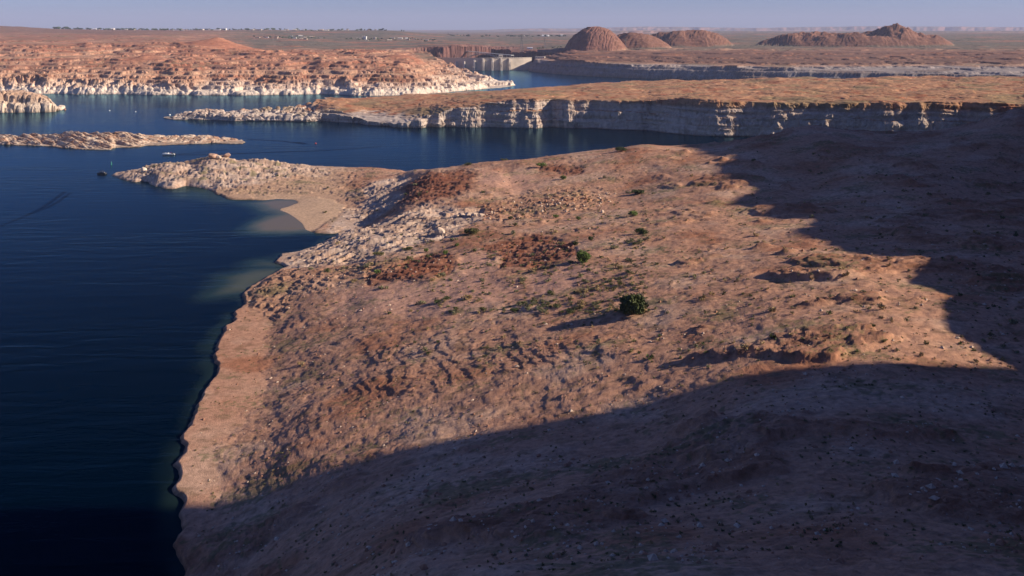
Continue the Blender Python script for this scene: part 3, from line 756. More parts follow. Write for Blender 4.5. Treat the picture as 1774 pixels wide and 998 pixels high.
cE = mixc(cE, (0.21, 0.105, 0.075), onb * .9)
vs = noise2(Xe / 22 + .6 * noise2(Xe / 40, Ze / 20, 691), Ye / 60, 692)
cE = mixc(cE, (0.17, 0.085, 0.06), onb * sst(.0, .6, np.sin((Ze + 4 * noise2(Xe / 90, Ye / 90, 623)) * 2 * np.pi / 6.5)) * .8)
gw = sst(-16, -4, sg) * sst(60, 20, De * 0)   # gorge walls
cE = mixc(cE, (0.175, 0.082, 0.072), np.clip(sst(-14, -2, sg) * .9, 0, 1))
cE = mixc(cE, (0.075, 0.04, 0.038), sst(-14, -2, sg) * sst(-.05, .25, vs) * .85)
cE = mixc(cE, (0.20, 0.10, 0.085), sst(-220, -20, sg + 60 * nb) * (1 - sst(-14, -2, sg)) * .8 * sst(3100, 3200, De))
fm = sst(8300, 8800, De) * sst(700, 740, PXe)
cE = mixc(cE, (0.30, 0.16, 0.13), fm * sst(.995, .96, nz))
cE = mixc(cE, (0.40, 0.25, 0.20), fm * sst(.1, .4, noise2(Ze / 14, Xe / 3000, 690)) * .75)
cE = mixc(cE, (0.10, 0.075, 0.06), sst(1.2, .4, Zp) * nearE * .7)
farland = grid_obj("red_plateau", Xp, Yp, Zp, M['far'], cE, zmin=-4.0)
tag(farland, "red slickrock shore rising to a plateau and distant mesas", kind='structure')
def farz(px, d):
    i = np.clip(np.searchsorted(COLS, px), 1, len(COLS) - 1); j = np.clip(np.searchsorted(rowsE, d), 1, len(rowsE) - 1)
    return float(min(Ze[j, i], Ze[j - 1, i], Ze[j, i - 1], Ze[j - 1, i - 1]))

# ------------------------------------------------------------------ added bluff out of view at the right, shaped so its shadow darkens the foreground
TANS = math.tan(SUN_EL)
ZG = 0
bx, by = np.meshgrid(np.arange(60, 1500, 5.0), np.arange(-150, 960, 5.0))
xr = np.maximum(.70 * by + 75, 190) + 14 * fbm(by / 60, bx / 400, 3, 700)
xt = np.where(by < 200, -420, .165 * (by + 45) + 42) + 34 * fbm(by / 130, by * 0, 3, 701) + 7 * fbm(by / 14, by * 0, 4, 704)
xt = np.where(by < 200, xt, mix(-420, xt, sst(200, 218, by)))
top = np.maximum((np.maximum(.70 * by + 75, 190) + 50 - xt) * TANS + np.interp(by, [200, 218, 450, 700], [12, 30, 34, 48]), 60) * sst(945, 880, by) * sst(-150, -90, by)
q = bx - xr
bz = np.interp(q, [-30, 0, 10, 16, 30, 36, 60, 400, 900], [-.02, .22, .5, .52, .85, .88, 1.0, 1.05, .6]) * top
bz = bz + 5 * fbm(bx / 40, by / 40, 4, 702) * sst(0, 40, q)
bX, bY, bZ = strata_push(bx, by, bz, 3, 8, 703, 60)
nbz = fbm(bx / 30, by / 30, 4, 705)
cb_ = np.empty(bx.shape + (3,), np.float32); cb_[:] = (0.33, 0.16, 0.095); cb_ = mixc(cb_, (0.22, 0.10, 0.06), sst(0, .4, nbz)); cb_ = mixc(cb_, (0.42, 0.26, 0.17), sst(.1, .5, noise2(bz / 9, nbz, 706)))
tag(grid_obj("added_shade_bluff", bX, bY, bZ, M['far'], cb_, keep=(q > -25)), "added red bluff out of view at the right, shading the foreground", kind='structure')

# ------------------------------------------------------------------ air
hm = bpy.data.materials.new("haze_air"); hm.use_nodes = True
hn, hl = hm.node_tree.nodes, hm.node_tree.links
for nd in list(hn):
    if nd.type == 'BSDF_PRINCIPLED': hn.remove(nd)
pv = hn.new("ShaderNodeVolumePrincipled")
pv.inputs["Color"].default_value = (0.56, 0.64, 0.92, 1)
pv.inputs["Density"].default_value = HAZE
pv.inputs["Anisotropy"].default_value = 0.0
hl.new(pv.outputs[0], hn["Material Output"].inputs["Volume"])
def box_mesh(name, x0, x1, y0, y1, z0, z1, mat):
    me = bpy.data.meshes.new(name)
    v = [(x, y, z) for z in (z0, z1) for y in (y0, y1) for x in (x0, x1)]
    me.from_pydata(v, [], [(0, 2, 3, 1), (4, 5, 7, 6), (0, 1, 5, 4), (2, 6, 7, 3), (0, 4, 6, 2), (1, 3, 7, 5)])
    me.materials.append(mat)
    return me
tag(obj("haze", box_mesh("haze", -60000, 80000, -1500, 47000, -80, 800, hm)), kind='stuff')


# ================================================================== builder for man-made and small things
class MB:
    def __init__(s): s.v = []; s.f = []; s.mi = []; s.m = []; s.cur = 0
    def mat(s, m):
        if m not in s.m: s.m.append(m)
        s.cur = s.m.index(m); return s
    def add(s, v, f):
        o = len(s.v); s.v += [tuple(p) for p in v]; s.f += [tuple(i + o for i in q) for q in f]; s.mi += [s.cur] * len(f)
    def box(s, x0, x1, y0, y1, z0, z1, tx=0, ty=0):
        v = [(x0, y0, z0), (x1, y0, z0), (x1, y1, z0), (x0, y1, z0), (x0 + tx, y0 + ty, z1), (x1 - tx, y0 + ty, z1), (x1 - tx, y1 - ty, z1), (x0 + tx, y1 - ty, z1)]
        s.add(v, [(3, 2, 1, 0), (4, 5, 6, 7), (0, 1, 5, 4), (1, 2, 6, 5), (2, 3, 7, 6), (3, 0, 4, 7)])
    def bar(s, a, b, r0, r1=None, n=5):
        r1 = r0 if r1 is None else r1
        a = np.array(a, float); b = np.array(b, float); d = b - a; L = np.linalg.norm(d); d = d / (L + 1e-9)
        u = np.cross(d, (0, 0, 1.0)) if abs(d[2]) < .9 else np.cross(d, (1.0, 0, 0)); u /= np.linalg.norm(u); w = np.cross(d, u)
        v = []
        for p, r in ((a, r0), (b, r1)):
            for k in range(n):
                t = 2 * math.pi * k / n; v.append(p + r * (math.cos(t) * u + math.sin(t) * w))
        f = [(k, (k + 1) % n, n + (k + 1) % n, n + k) for k in range(n)] + [tuple(range(n))[::-1], tuple(range(n, 2 * n))]
        s.add(v, f)
    def lathe(s, prof, n=12, c=(0, 0, 0)):
        v = []; f = []
        for r, z in prof:
            for k in range(n):
                t = 2 * math.pi * k / n; v.append((c[0] + r * math.cos(t), c[1] + r * math.sin(t), c[2] + z))
        for i in range(len(prof) - 1):
            for k in range(n):
                f.append((i * n + k, i * n + (k + 1) % n, (i + 1) * n + (k + 1) % n, (i + 1) * n + k))
        f.append(tuple(range(n))[::-1]); f.append(tuple(range((len(prof) - 1) * n, len(prof) * n)))
        s.add(v, f)
    def loft(s, rings, close=True):
        n = len(rings[0]); v = [p for r in rings for p in r]; f = []
        for i in range(len(rings) - 1):
            for k in range(n if close else n - 1):
                f.append((i * n + k, i * n + (k + 1) % n, (i + 1) * n + (k + 1) % n, (i + 1) * n + k))
        f.append(tuple(range(n))[::-1]); f.append(tuple(range((len(rings) - 1) * n, len(rings) * n)))
        s.add(v, f)
    def mesh(s, name, smooth=False):
        me = bpy.data.meshes.new(name); me.from_pydata([tuple(map(float, p)) for p in s.v], [], s.f)
        for m in s.m: me.materials.append(m)
        me.polygons.foreach_set("material_index", s.mi)
        if smooth: me.polygons.foreach_set("use_smooth", [True] * len(me.polygons))
        me.update(); return me
    def build(s, name, parent=None, smooth=False): return obj(name, s.mesh(name, smooth), parent)

M['conc'] = plain_mat("dam_concrete", (0.50, 0.44, 0.37), .9, .18, .05)
M['conc2'] = plain_mat("pale_concrete", (0.56, 0.50, 0.43), .9, .1, .1)
M['steel'] = plain_mat("galvanised_steel", (0.16, 0.16, 0.17), .5, .15, .2)
M['bsteel'] = plain_mat("bridge_steel", (0.42, 0.42, 0.42), .5, .1, .1)
M['white'] = plain_mat("white_paint", (0.78, 0.77, 0.74), .5, .05, .3)
M['gel'] = plain_mat("white_gelcoat", (0.82, 0.82, 0.80), .25, .03, .3)
M['cream'] = plain_mat("cream_wall", (0.55, 0.47, 0.38), .8, .1, .3)
M['pinkw'] = plain_mat("tan_stucco", (0.42, 0.30, 0.24), .85, .1, .3)
M['roof'] = plain_mat("grey_roof", (0.22, 0.20, 0.20), .8, .1, .3)
M['rroof'] = plain_mat("brown_roof", (0.24, 0.12, 0.08), .8, .1, .3)
M['glass'] = plain_mat("dark_glass", (0.03, 0.04, 0.05), .1, .1, .3)
M['dark'] = plain_mat("dark_canvas", (0.03, 0.035, 0.04), .7, .2, .8)
M['green'] = plain_mat("green_buoy_paint", (0.02, 0.22, 0.14), .5, .1, .8)
M['red'] = plain_mat("red_buoy_paint", (0.45, 0.05, 0.04), .5, .1, .8)
M['alu'] = plain_mat("aluminium", (0.45, 0.46, 0.47), .35, .05, .8, .8)
M['skin'] = plain_mat("skin", (0.42, 0.25, 0.17), .6, .05, 1)
M['bark'] = plain_mat("grey_brown_bark", (0.13, 0.09, 0.06), .9, .25, 3)
def leaf_mat(name, col, var=.35, scale=1.5):
    m = plain_mat(name, col, .75, var, scale); m.node_tree.nodes["Principled BSDF"].inputs["Specular IOR Level"].default_value = .2
    return m
M['leafg'] = leaf_mat("fresh_green_leaf", (0.135, 0.195, 0.055))
M['leafs'] = leaf_mat("sage_leaf", (0.19, 0.185, 0.105))
M['leafd'] = leaf_mat("dark_green_leaf", (0.065, 0.085, 0.032))
M['leafo'] = leaf_mat("olive_leaf", (0.12, 0.12, 0.05))
M['leaft'] = leaf_mat("town_tree_leaf", (0.045, 0.070, 0.035), .3, .2)
M['grassy'] = leaf_mat("dry_bunch_grass", (0.36, 0.27, 0.14))
def P(px, d, z): return (*wd(px, d), z)

# ------------------------------------------------------------------ the dam
A0, A1, A2 = np.array(wd(733, 3180)), np.array(wd(826, 3062)), np.array(wd(921, 3112))
def circ(a, b, c):
    D = 2 * (a[0] * (b[1] - c[1]) + b[0] * (c[1] - a[1]) + c[0] * (a[1] - b[1]))
    ux = ((a @ a) * (b[1] - c[1]) + (b @ b) * (c[1] - a[1]) + (c @ c) * (a[1] - b[1])) / D
    uy = ((a @ a) * (c[0] - b[0]) + (b @ b) * (a[0] - c[0]) + (c @ c) * (b[0] - a[0])) / D
    return np.array([ux, uy])
O = circ(A0, A1, A2); R = np.linalg.norm(A1 - O)
th0, th2 = math.atan2(*(A0 - O)[::-1]), math.atan2(*(A2 - O)[::-1])
if th2 < th0: th2 += 2 * math.pi
CRE = 43.0
dam = empty("arch_dam", (O[0], O[1], 0))
tag(dam, "curved pale concrete dam wall across the gorge mouth", "dam")
def arc_pts(r, n=60, a=th0, b=th2): return [(r * math.cos(t), r * math.sin(t)) for t in np.linspace(a, b, n)]
def arc_solid(r_in, r_out, z0, z1, mat, name, parent, batter=0, a=th0, b=th2, n=60):
    mb = MB().mat(mat); rings = []
    for t in np.linspace(a, b, n):
        c_, s_ = math.cos(t), math.sin(t)
        rings.append([((r_out + batter) * c_, (r_out + batter) * s_, z0), (r_out * c_, r_out * s_, z1), (r_in * c_, r_in * s_, z1), (r_in * c_, r_in * s_, z0)])
    mb.loft(rings); return mb.build(name, parent)
arc_solid(R - 11, R, -25, CRE, M['conc'], "dam_wall", dam, 3)
arc_solid(R - .2, R + 1.4, CRE + .01, CRE + 1.6, M['conc2'], "parapet", dam)
arc_solid(R - 11.6, R - 10.6, CRE + .01, CRE + 1.4, M['conc2'], "parapet", dam)
def th_of(px):
    best = None
    for t in np.linspace(th0, th2, 2000):
        x, y = O[0] + R * math.cos(t), O[1] + R * math.sin(t)
        e = abs(CX + x / y * F - px)
        if best is None or e < best[0]: best = (e, t)
    return best[1]
for k, px in enumerate((772, 791, 805, 822, 837, 853, 868, 882)):
    t = th_of(px); c_, s_ = math.cos(t), math.sin(t)
    top = CRE - 1.0 if k >= 4 else CRE - 16 + 3 * k
    mb = MB().mat(M['conc2'])
    def ring(w, out, z):
        return [((R + o) * c_ - q * s_, (R + o) * s_ + q * c_, z) for o, q in ((-1, -w), (out, -w * .7), (out, w * .7), (-1, w))]
    mb.loft([ring(5.2, 15, -12), ring(5.2, 15, 10), ring(5.4, 13, 24 if k >= 4 else 14), ring(3.6, 9, top - 2), ring(3.6, 8, top)])
    tw = mb.build("intake_tower", dam)
    if k >= 4:
        g = MB().mat(M['roof']); 
        for zz_ in np.arange(4, 30, 4.0):
            g.box(-3, 3, 0, .4, zz_, zz_ + 1.0)
        g.box(-.3, .3, .1, .3, 4, 28.5)
        gr = g.build("trash_rack", tw); gr.location = ((R + 15.0) * c_, (R + 15.0) * s_, 0); gr.rotation_euler = (0, 0, t + math.pi / 2)
t = th_of(867.5)
mb = MB().mat(M['conc2']); mb.box(-7, 7, -5, 5, 0, 11); mb.box(-7.5, 7.5, -5.5, 5.5, 11.01, 12); mb.mat(M['glass'])
for q in (-4, 0, 4): mb.box(q - 1.2, q + 1.2, -5.08, -5.02, 3, 8)
hh = mb.build("hoist_house", dam); hh.location = ((R - 5) * math.cos(t), (R - 5) * math.sin(t), CRE + .02); hh.rotation_euler = (0, 0, t + math.pi / 2)
for px in (775, 790, 812, 830, 845, 858, 880, 893, 905):
    mb = MB().mat(M['steel'])
    t = th_of(px); x, y = (R - 9) * math.cos(t), (R - 9) * math.sin(t)
    mb.bar((x, y, CRE), (x, y, CRE + 9), .22); mb.bar((x, y, CRE + 8.9), (x + 2, y - 1, CRE + 9.3), .15)
    mb.build("lamp_post", dam)

# steel arch road bridge behind the dam
ba, bb = np.array([*wd(796, 3500), 58.0]), np.array([*wd(888, 3225), 47.5])
br = empty("arch_bridge", tuple((ba + bb) / 2)); tag(br, "pale steel arch bridge crossing the gorge just behind the dam", "bridge")
off = (ba + bb) / 2
dirv = (bb - ba) / np.linalg.norm(bb - ba); nrm = np.array([-dirv[1], dirv[0], 0]); nrm /= np.linalg.norm(nrm)
mb = MB().mat(M['bsteel'])
mb.loft([[tuple(p - off + nrm * q + np.array([0, 0, z])) for q, z in ((-6, 0), (6, 0), (6, 2), (-6, 2))] for p in (ba, bb)])
mb.build("deck", br)
for sgn in (-1, 1):
    mb = MB().mat(M['bsteel']); prev = None
    for t in np.linspace(0, 1, 17):
        p = ba + (bb - ba) * t - off + nrm * 5.2 * sgn; q = p + np.array([0, 0, -3 - 48 * (2 * t - 1) ** 2])
        if prev is not None: mb.bar(prev, q, 1.1)
        mb.bar(q, p, .5); prev = q
    mb.build("arch_rib", br)

# ------------------------------------------------------------------ power pylons beyond the dam
def pylon_mesh(h):
    mb = MB().mat(M['steel']); w0, w1 = h * .085, h * .018
    lv = np.linspace(0, 1, 8)
    def c4(t): w = w0 + (w1 - w0) * min(1, t / .8); return [(sx * w, sy * w, h * t) for sx, sy in ((-1, -1), (1, -1), (1, 1), (-1, 1))]
    for i in range(7):
        a, b = c4(lv[i]), c4(lv[i + 1])
        for k in range(4):
            mb.bar(a[k], b[k], .6, n=4); mb.bar(a[k], b[(k + 1) % 4], .22, n=3); mb.bar(a[(k + 1) % 4], b[k], .22, n=3)
    return mb.mesh("pylon_frame")
def arm_mesh(w):
    mb = MB().mat(M['steel'])
    for sgn in (-1, 1):
        for y in (-1, 1):
            mb.bar((0, y, 0), (sgn * w, 0, .6), .55, .35, 4)
        mb.bar((0, 0, 2.8), (sgn * w, 0, .6), .5, .35, 4); mb.bar((sgn * w * .98, 0, .5), (sgn * w * .98, 0, -3.5), .22, n=4)
    return mb.mesh("crossarm")
pm = pylon_mesh(72); am = [arm_mesh(17), arm_mesh(13)]
pspots = [(869,3215,.62,'leftmost short steel pylon rising behind the dam hoist house'),(877,3225,.66,'second short steel pylon from the left behind the dam'),(886,3240,1.0,'leftmost tall steel lattice pylon beyond the dam'),(892,3270,1.02,'second tall lattice pylon, between its two tall neighbours beyond the dam'),(898,3300,1.0,'third tall lattice pylon from the left beyond the dam'),(904,3330,.95,'rightmost tall lattice pylon beyond the dam'),(944,3420,.6,'lone pylon on the flat left of the ribbed butte'),(1084,3300,.45,'small thin pylon on the skyline right of the ribbed butte')]
for px, d, sc_, lab in pspots:
    z = farz(px, d)
    e = empty("power_pylon", P(px, d, z)); e.scale = (sc_,) * 3; e.rotation_euler = (0, 0, .3)
    tag(e, lab, "pylon", "lattice power pylons around the dam")
    obj("lattice_mast", pm, e)
    for k, zz_ in enumerate((54, 62, 69)):
        a = obj("crossarm", am[k % 2], e); a.location = (0, 0, zz_)

# ------------------------------------------------------------------ town on the plateau
def skyline_d(px, d0, d1):
    i = int(np.clip(np.searchsorted(COLS, px), 1, len(COLS) - 1)); j0, j1 = np.searchsorted(rowsE, d0), np.searchsorted(rowsE, d1)
    return float(rowsE[j0 + np.argmin((HC - Ze[j0:j1, i]) / rowsE[j0:j1])])
def house_mesh(name, w, dp, h, wall, roof, kind):
    mb = MB().mat(wall); mb.box(-w / 2, w / 2, -dp / 2, dp / 2, -6, h)
    mb.mat(M['glass'])
    n = max(2, int(w / 7))
    for k in range(n):
        x = -w / 2 + w * (k + .5) / n; mb.box(x - 1, x + 1, -dp / 2 - .06, -dp / 2 - .01, h * .35, h * .7)
    mb.mat(roof)
    if kind == 'gable':
        e = .8; mb.add([(-w / 2 - e, -dp / 2 - e, h), (w / 2 + e, -dp / 2 - e, h), (w / 2 + e, dp / 2 + e, h), (-w / 2 - e, dp / 2 + e, h), (-w / 2 - e, 0, h + dp * .28), (w / 2 + e, 0, h + dp * .28)],
                       [(0, 1, 5, 4), (2, 3, 4, 5), (0, 4, 3), (1, 2, 5), (3, 2, 1, 0)])
    else:
        mb.box(-w / 2 - .3, w / 2 + .3, -dp / 2 - .3, dp / 2 + .3, h + .01, h + .9)
    return mb.mesh(name)
def house(px, d, w, h, wall, roof, kind, label, group=None, dp=None):
    if 6100 < d < 6500: d = skyline_d(px, 5600, 8000) - 60
    z = farz(px, d)
    o = obj("town_building", house_mesh("town_building", w, dp or max(9, w * .5), h, M[wall], M[roof], kind)); o.location = P(px, d, z)
    o.rotation_euler = (0, 0, random.uniform(-.25, .25)); return tag(o, label, "building", group)
house(152, 6250, 22, 8, 'white', 'white', 'gable', "bright white roofed building at the left end of the skyline town")
house(194, 6300, 40, 8, 'cream', 'white', 'gable', "cream building with broad pale roof on the skyline left of the red mesa")
house(372, 6450, 95, 9, 'white', 'white', 'flat', "longest white flat building on the skyline above the red mesa")
house(388, 6400, 42, 13, 'white', 'white', 'flat', "tall white block at the right end of the long skyline building")
house(309, 6350, 60, 8, 'white', 'roof', 'flat', "long pale low building on the skyline with a grey roof")
house(345, 6380, 75, 8, 'cream', 'roof', 'flat', "cream flat topped building on the skyline left of the long white one")
house(633, 4700, 13, 19, 'white', 'white', 'flat', "tall white twin tower building on the sage plain", dp=10)
house(630.4, 4705, 8, 17, 'white', 'roof', 'flat', "narrower white tower beside the tall twin tower on the plain", dp=9)
house(649, 4720, 17, 13, 'cream', 'white', 'flat', "small white block right of the tall white tower")
house(918, 3430, 22, 6, 'white', 'white', 'gable', "low white roofed shed on the rim behind the dam")
house(936, 3120, 34, 7, 'conc2', 'conc2', 'flat', "flat pale visitor building on the right rim by the dam")
house(945, 7000, 55, 7, 'white', 'white', 'gable', "long bright white shed on the far plain left of the butte")
house(973, 7000, 28, 10, 'white', 'white', 'gable', "smaller white shed on the far plain close to the butte")
house(911, 7000, 40, 6, 'cream', 'white', 'flat', "low white shed on the far plain above the pylons")
hg = "small pale houses of the distant town"
for px in list(RNG.uniform(150, 330, 12)) + list(RNG.uniform(400, 560, 16)) + list(RNG.uniform(560, 700, 8)):
    d = skyline_d(px, 5600, 8000) - RNG.uniform(100, 300)
    house(px, d, RNG.uniform(16, 34), RNG.uniform(4.5, 8), random.choice(['white', 'cream', 'pinkw', 'cream']), random.choice(['white', 'roof', 'rroof', 'cream']), random.choice(['gable', 'flat']), "tiny pale house among dark trees of the skyline town", hg + " on the skyline")
for px in list(RNG.uniform(440, 560, 16)) + list(RNG.uniform(600, 745, 16)):
    d = RNG.uniform(4600, 5300)
    house(px, d, RNG.uniform(14, 26), RNG.uniform(4.5, 7.5), random.choice(['white', 'cream', 'pinkw', 'pinkw']), random.choice(['roof', 'rroof', 'cream']), random.choice(['gable', 'flat']), "tiny pale house on the plain below the skyline town", hg + " below the skyline")

def lump(mb, c, r, n, seed):
    rs = np.random.default_rng(seed); ph = rs.uniform(0, 6.3, 6)
    rings = []
    for i in range(1, n):
        a = math.pi * i / n; ring = []
        for k in range(8):
            t = 2 * math.pi * k / 8
            q = 1 + .22 * math.sin(3 * t + ph[0] + a * 2) + .15 * math.sin(5 * t + ph[1] - a * 3) + rs.uniform(-.12, .12)
            ring.append((c[0] + r[0] * q * math.sin(a) * math.cos(t), c[1] + r[1] * q * math.sin(a) * math.sin(t), c[2] + r[2] * math.cos(a) * (1 + rs.uniform(-.1, .1))))
        rings.append(ring[::-1])
    mb.loft(rings)
def ttree(seed):
    rs = np.random.default_rng(seed)
    mb = MB().mat(M['bark']); mb.bar((0, 0, -2), (0, 0, 4.5), .5, .3, 6); mb.mat(M['leaft'])
    for k in range(rs.integers(4, 7)):
        lump(mb, (rs.uniform(-2.6, 2.6), rs.uniform(-2, 2), rs.uniform(3.5, 8)), (rs.uniform(1.6, 3), rs.uniform(1.6, 3), rs.uniform(1.6, 3.2)), 5, seed * 31 + k)
    return mb.mesh("town_tree")
TT = [ttree(k) for k in range(6)]
def put_tree(px, d, sc_, lab, grp):
    o = obj("town_tree", random.choice(TT)); o.location = P(px, d, farz(px, d) - .5); o.scale = (sc_ * random.uniform(1.8, 3.8), sc_ * 1.2, sc_ * random.uniform(.8, 1.15)); o.rotation_euler = (0, 0, random.uniform(0, 6.28))
    tag(o, lab, "tree", grp)
for k in range(170):
    px = RNG.uniform(95, 720) if k % 3 else RNG.uniform(95, 300)
    put_tree(px, skyline_d(px, 5600, 8000) - RNG.uniform(0, 150), RNG.uniform(.9, 1.7), "dark tree of the town row along the left skyline", "trees along the skyline town")
for a, b, d0, d1, n in ((437, 560, 4750, 5150, 34), (600, 685, 4650, 4800, 26), (700, 760, 4800, 5200, 12)):
    for k in range(n):
        put_tree(RNG.uniform(a, b), RNG.uniform(d0, d1), RNG.uniform(.6, .95), "dark tree on the sage plain below the skyline town", "trees on the plain below the town")
for k in range(44):
    put_tree(RNG.uniform(770, 985), RNG.uniform(6600, 7300), RNG.uniform(.9, 1.4), "dark tree on the far plain between dam and butte", "trees on the far plain beyond the dam")
for k in range(10):
    put_tree(RNG.uniform(930, 975), RNG.uniform(3450, 3560), RNG.uniform(.4, .6), "dark green tree on the rim left of the butte foot", "trees on the rim by the butte")

# ------------------------------------------------------------------ boats, people, buoys
import bmesh
def person_mesh(name, pose, shirt):
    bm = bmesh.new(); L = bm.verts.layers.skin.verify()
    def v(p, r):
        q = bm.verts.new(p); q[L].radius = (r, r); return q
    hip = v((0, 0, .95 if pose == 'stand' else .5), .14); hip[L].use_root = True
    zh = hip.co.z
    ch = v((0, .02, zh + .42), .15); nk = v((0, .02, zh + .56), .06); hd = v((0, 0, zh + .70), .10); h2 = v((0, 0, zh + .78), .09)
    E = [(hip, ch), (ch, nk), (nk, hd), (hd, h2)]
    for s_ in (-1, 1):
        sh_ = v((s_ * .19, .02, zh + .46), .06); el = v((s_ * .27, -.03, zh + .2), .045); wr_ = v((s_ * .24, -.18, zh + .05), .035)
        E += [(ch, sh_), (sh_, el), (el, wr_)]
        if pose == 'stand': kn = v((s_ * .11, -.02, .5), .07); an = v((s_ * .12, .02, .08), .045); to = v((s_ * .12, -.14, .04), .04)
        else: kn = v((s_ * .14, -.42, .52), .07); an = v((s_ * .14, -.45, .1), .045); to = v((s_ * .14, -.6, .05), .04)
        E += [(hip, kn), (kn, an), (an, to)]
    for a, b in E: bm.edges.new((a, b))
    me = bpy.data.meshes.new(name); bm.to_mesh(me); bm.free(); me.materials.append(shirt); return me
def person(loc, rz, pose, shirt, label):
    o = obj("person", person_mesh("person", pose, M[shirt])); o.location = loc; o.rotation_euler = (0, 0, rz)
    o.modifiers.new("skin", 'SKIN'); o.modifiers.new("sub", 'SUBSURF').levels = 1
    tag(o, label, "person"); 
    z0 = .56 if pose != 'stand' else 0
    h = MB().mat(M['dark']); h.lathe([(.0, .0), (.11, .02), (.125, .10), (.09, .19), (.0, .21)], 8, (0, .02, (.95 if pose == 'stand' else .5) + .68)); hr = h.build("hair", o, True)
    return o
def hull_rings(L, W, H, n=14):
    r = []
    for i in range(n):
        t = i / (n - 1); x = -L / 2 + L * t
        w = W / 2 * (1 - max(0, (t - .45) / .55) ** 2.2) * (.92 + .08 * min(1, t * 6)); w = max(w, .04); sh_ = H * (.82 + .25 * t ** 2)
        k = .35 + .65 * max(0, (t - .75) / .25) ** 2 * 1.2
        r.append([(x, -w, sh_), (x, -w * .92, H * .42), (x, -w * .5, -H * .25 * (1 - t * .7)), (x, 0, -H * .4 * (1 - t ** 3)), (x, w * .5, -H * .25 * (1 - t * .7)), (x, w * .92, H * .42), (x, w, sh_)])
    return r
bp = P(292, dist(268.5), 0)
boat = empty("cabin_cruiser", (bp[0], bp[1], 0), math.pi + .08)
tag(boat, "white motor boat under way between the two rocky points", "boat")
boat.scale = (1.5, 1.5, 1.5)
mb = MB().mat(M['gel']); mb.loft(hull_rings(9.6, 3.0, 1.25)); mb.build("hull", boat)
mb = MB().mat(M['gel']); mb.box(-.4, 3.0, -1.1, 1.1, 1.02, 1.75, .5, .2); mb.build("cabin", boat)
mb = MB().mat(M['glass']); mb.box(.2, 1.0, -1.05, 1.05, 1.76, 2.35, .3, .12); mb.build("windscreen", boat)
mb = MB().mat(M['dark']); mb.box(-3.6, -2.4, -1.1, 1.1, 1.05, 1.55, .05, .05); mb.build("rear_seat", boat)
mb = MB().mat(M['dark']); mb.box(-5.3, -4.7, -.35, .35, .1, 1.7, .12, .08); mb.build("outboard_motor", boat)
mb = MB().mat(M['alu'])
for y in (-1.2, 1.2):
    mb.bar((1.2, y, 1.2), (4.2, y * .35, 1.75), .04); mb.bar((4.2, y * .35, 1.75), (4.4, 0, 1.75), .04)
mb.build("bow_rail", boat)
person((bp[0] + 1.2, bp[1] - .5, 1.6), math.pi / 2 * -1, 'stand', 'dark', "person in dark clothes standing forward on the white motor boat")
person((bp[0] + 2.6, bp[1] + .5, 1.6), math.pi / 2 * -1, 'stand', 'red', "person in red shirt standing at the back of the white motor boat")
bp2 = P(177, dist(302), 0)
bt = empty("pontoon_boat", (bp2[0], bp2[1], 0), -.15); tag(bt, "small dark canopied boat off the tip of the pale rock point", "boat")
bt.scale = (1.15, 1.15, 1.15)
for y in (-1.0, 1.0):
    mb = MB().mat(M['dark']); mb.lathe([(.05, -4.3), (.38, -3.7), (.42, 3.0), (.3, 3.9), (.05, 4.4)], 10)
    mb.v = [(z, y + x_, .15 + y_) for x_, y_, z in mb.v]; mb.build("pontoon", bt)
mb = MB().mat(M['dark']); mb.box(-4.0, 3.6, -1.35, 1.35, .55, .75); mb.build("deck", bt)
mb = MB().mat(M['dark'])
for x0, x1, y0, y1 in ((-3.9, 3.5, -1.33, -1.27), (-3.9, 3.5, 1.27, 1.33), (3.44, 3.5, -1.26, 1.26)): mb.box(x0, x1, y0, y1, .76, 1.5)
mb.build("side_panel", bt)
mb = MB().mat(M['dark']); mb.box(-2.4, 1.6, -1.4, 1.4, 2.65, 2.85, .25, .2); mb.build("canopy", bt)
mb = MB().mat(M['alu'])
for x in (-2.2, 1.4):
    for y in (-1.28, 1.28): mb.bar((x, y, .8), (x, y, 2.64), .05)
mb.build("canopy_frame", bt)
mb = MB().mat(M['cream']); mb.box(-3.6, -2.6, -1.1, 1.1, .76, 1.25, .05, .05); mb.box(1.8, 2.8, -1.1, 1.1, .76, 1.25, .05, .05); mb.build("bench_seat", bt)
person((bp2[0] + 2.4, bp2[1] - .3, .9), 0.4, 'sit', 'cream', "person in pale shirt sitting at the bow of the dark canopied boat")
def buoy(px, py, h, mat, name, lab, grp=None, kind='ball'):
    x, y, _ = P(px, dist(py), 0); e = empty(name, (x, y, 0)); tag(e, lab, "buoy", grp)
    mb = MB().mat(M[mat])
    if kind == 'can': mb.lathe([(.2, -.5), (.55, -.4), (.6, .2), (.45, h * .45), (.32, h * .9), (.0, h)], 12)
    else: mb.lathe([(.1, -.4 * h), (.6 * h, -.2 * h), (.75 * h, .2 * h), (.55 * h, .6 * h), (.1, .8 * h)], 12)
    mb.build("float_body", e, True)
    mb = MB().mat(M['alu']); mb.bar((0, 0, h * .8), (0, 0, h * 1.25), .07); mb.build("top_stub", e)
buoy(193, 286, 3.6, 'green', "channel_marker", "tall green channel marker off the pale rock point", kind='can')
buoy(190, 192, 1.7, 'white', "mooring_buoy", "left of two white buoys right of the blocky island")
buoy(235, 194, 1.5, 'white', "mooring_buoy", "right of two white buoys right of the blocky island")
buoy(294, 199.5, 2.2, 'white', "mooring_buoy", "white marker just behind the tip of the cliff peninsula")
buoy(547, 249, 1.6, 'red', "mooring_buoy", "small red buoy in mid channel below the cliffs")

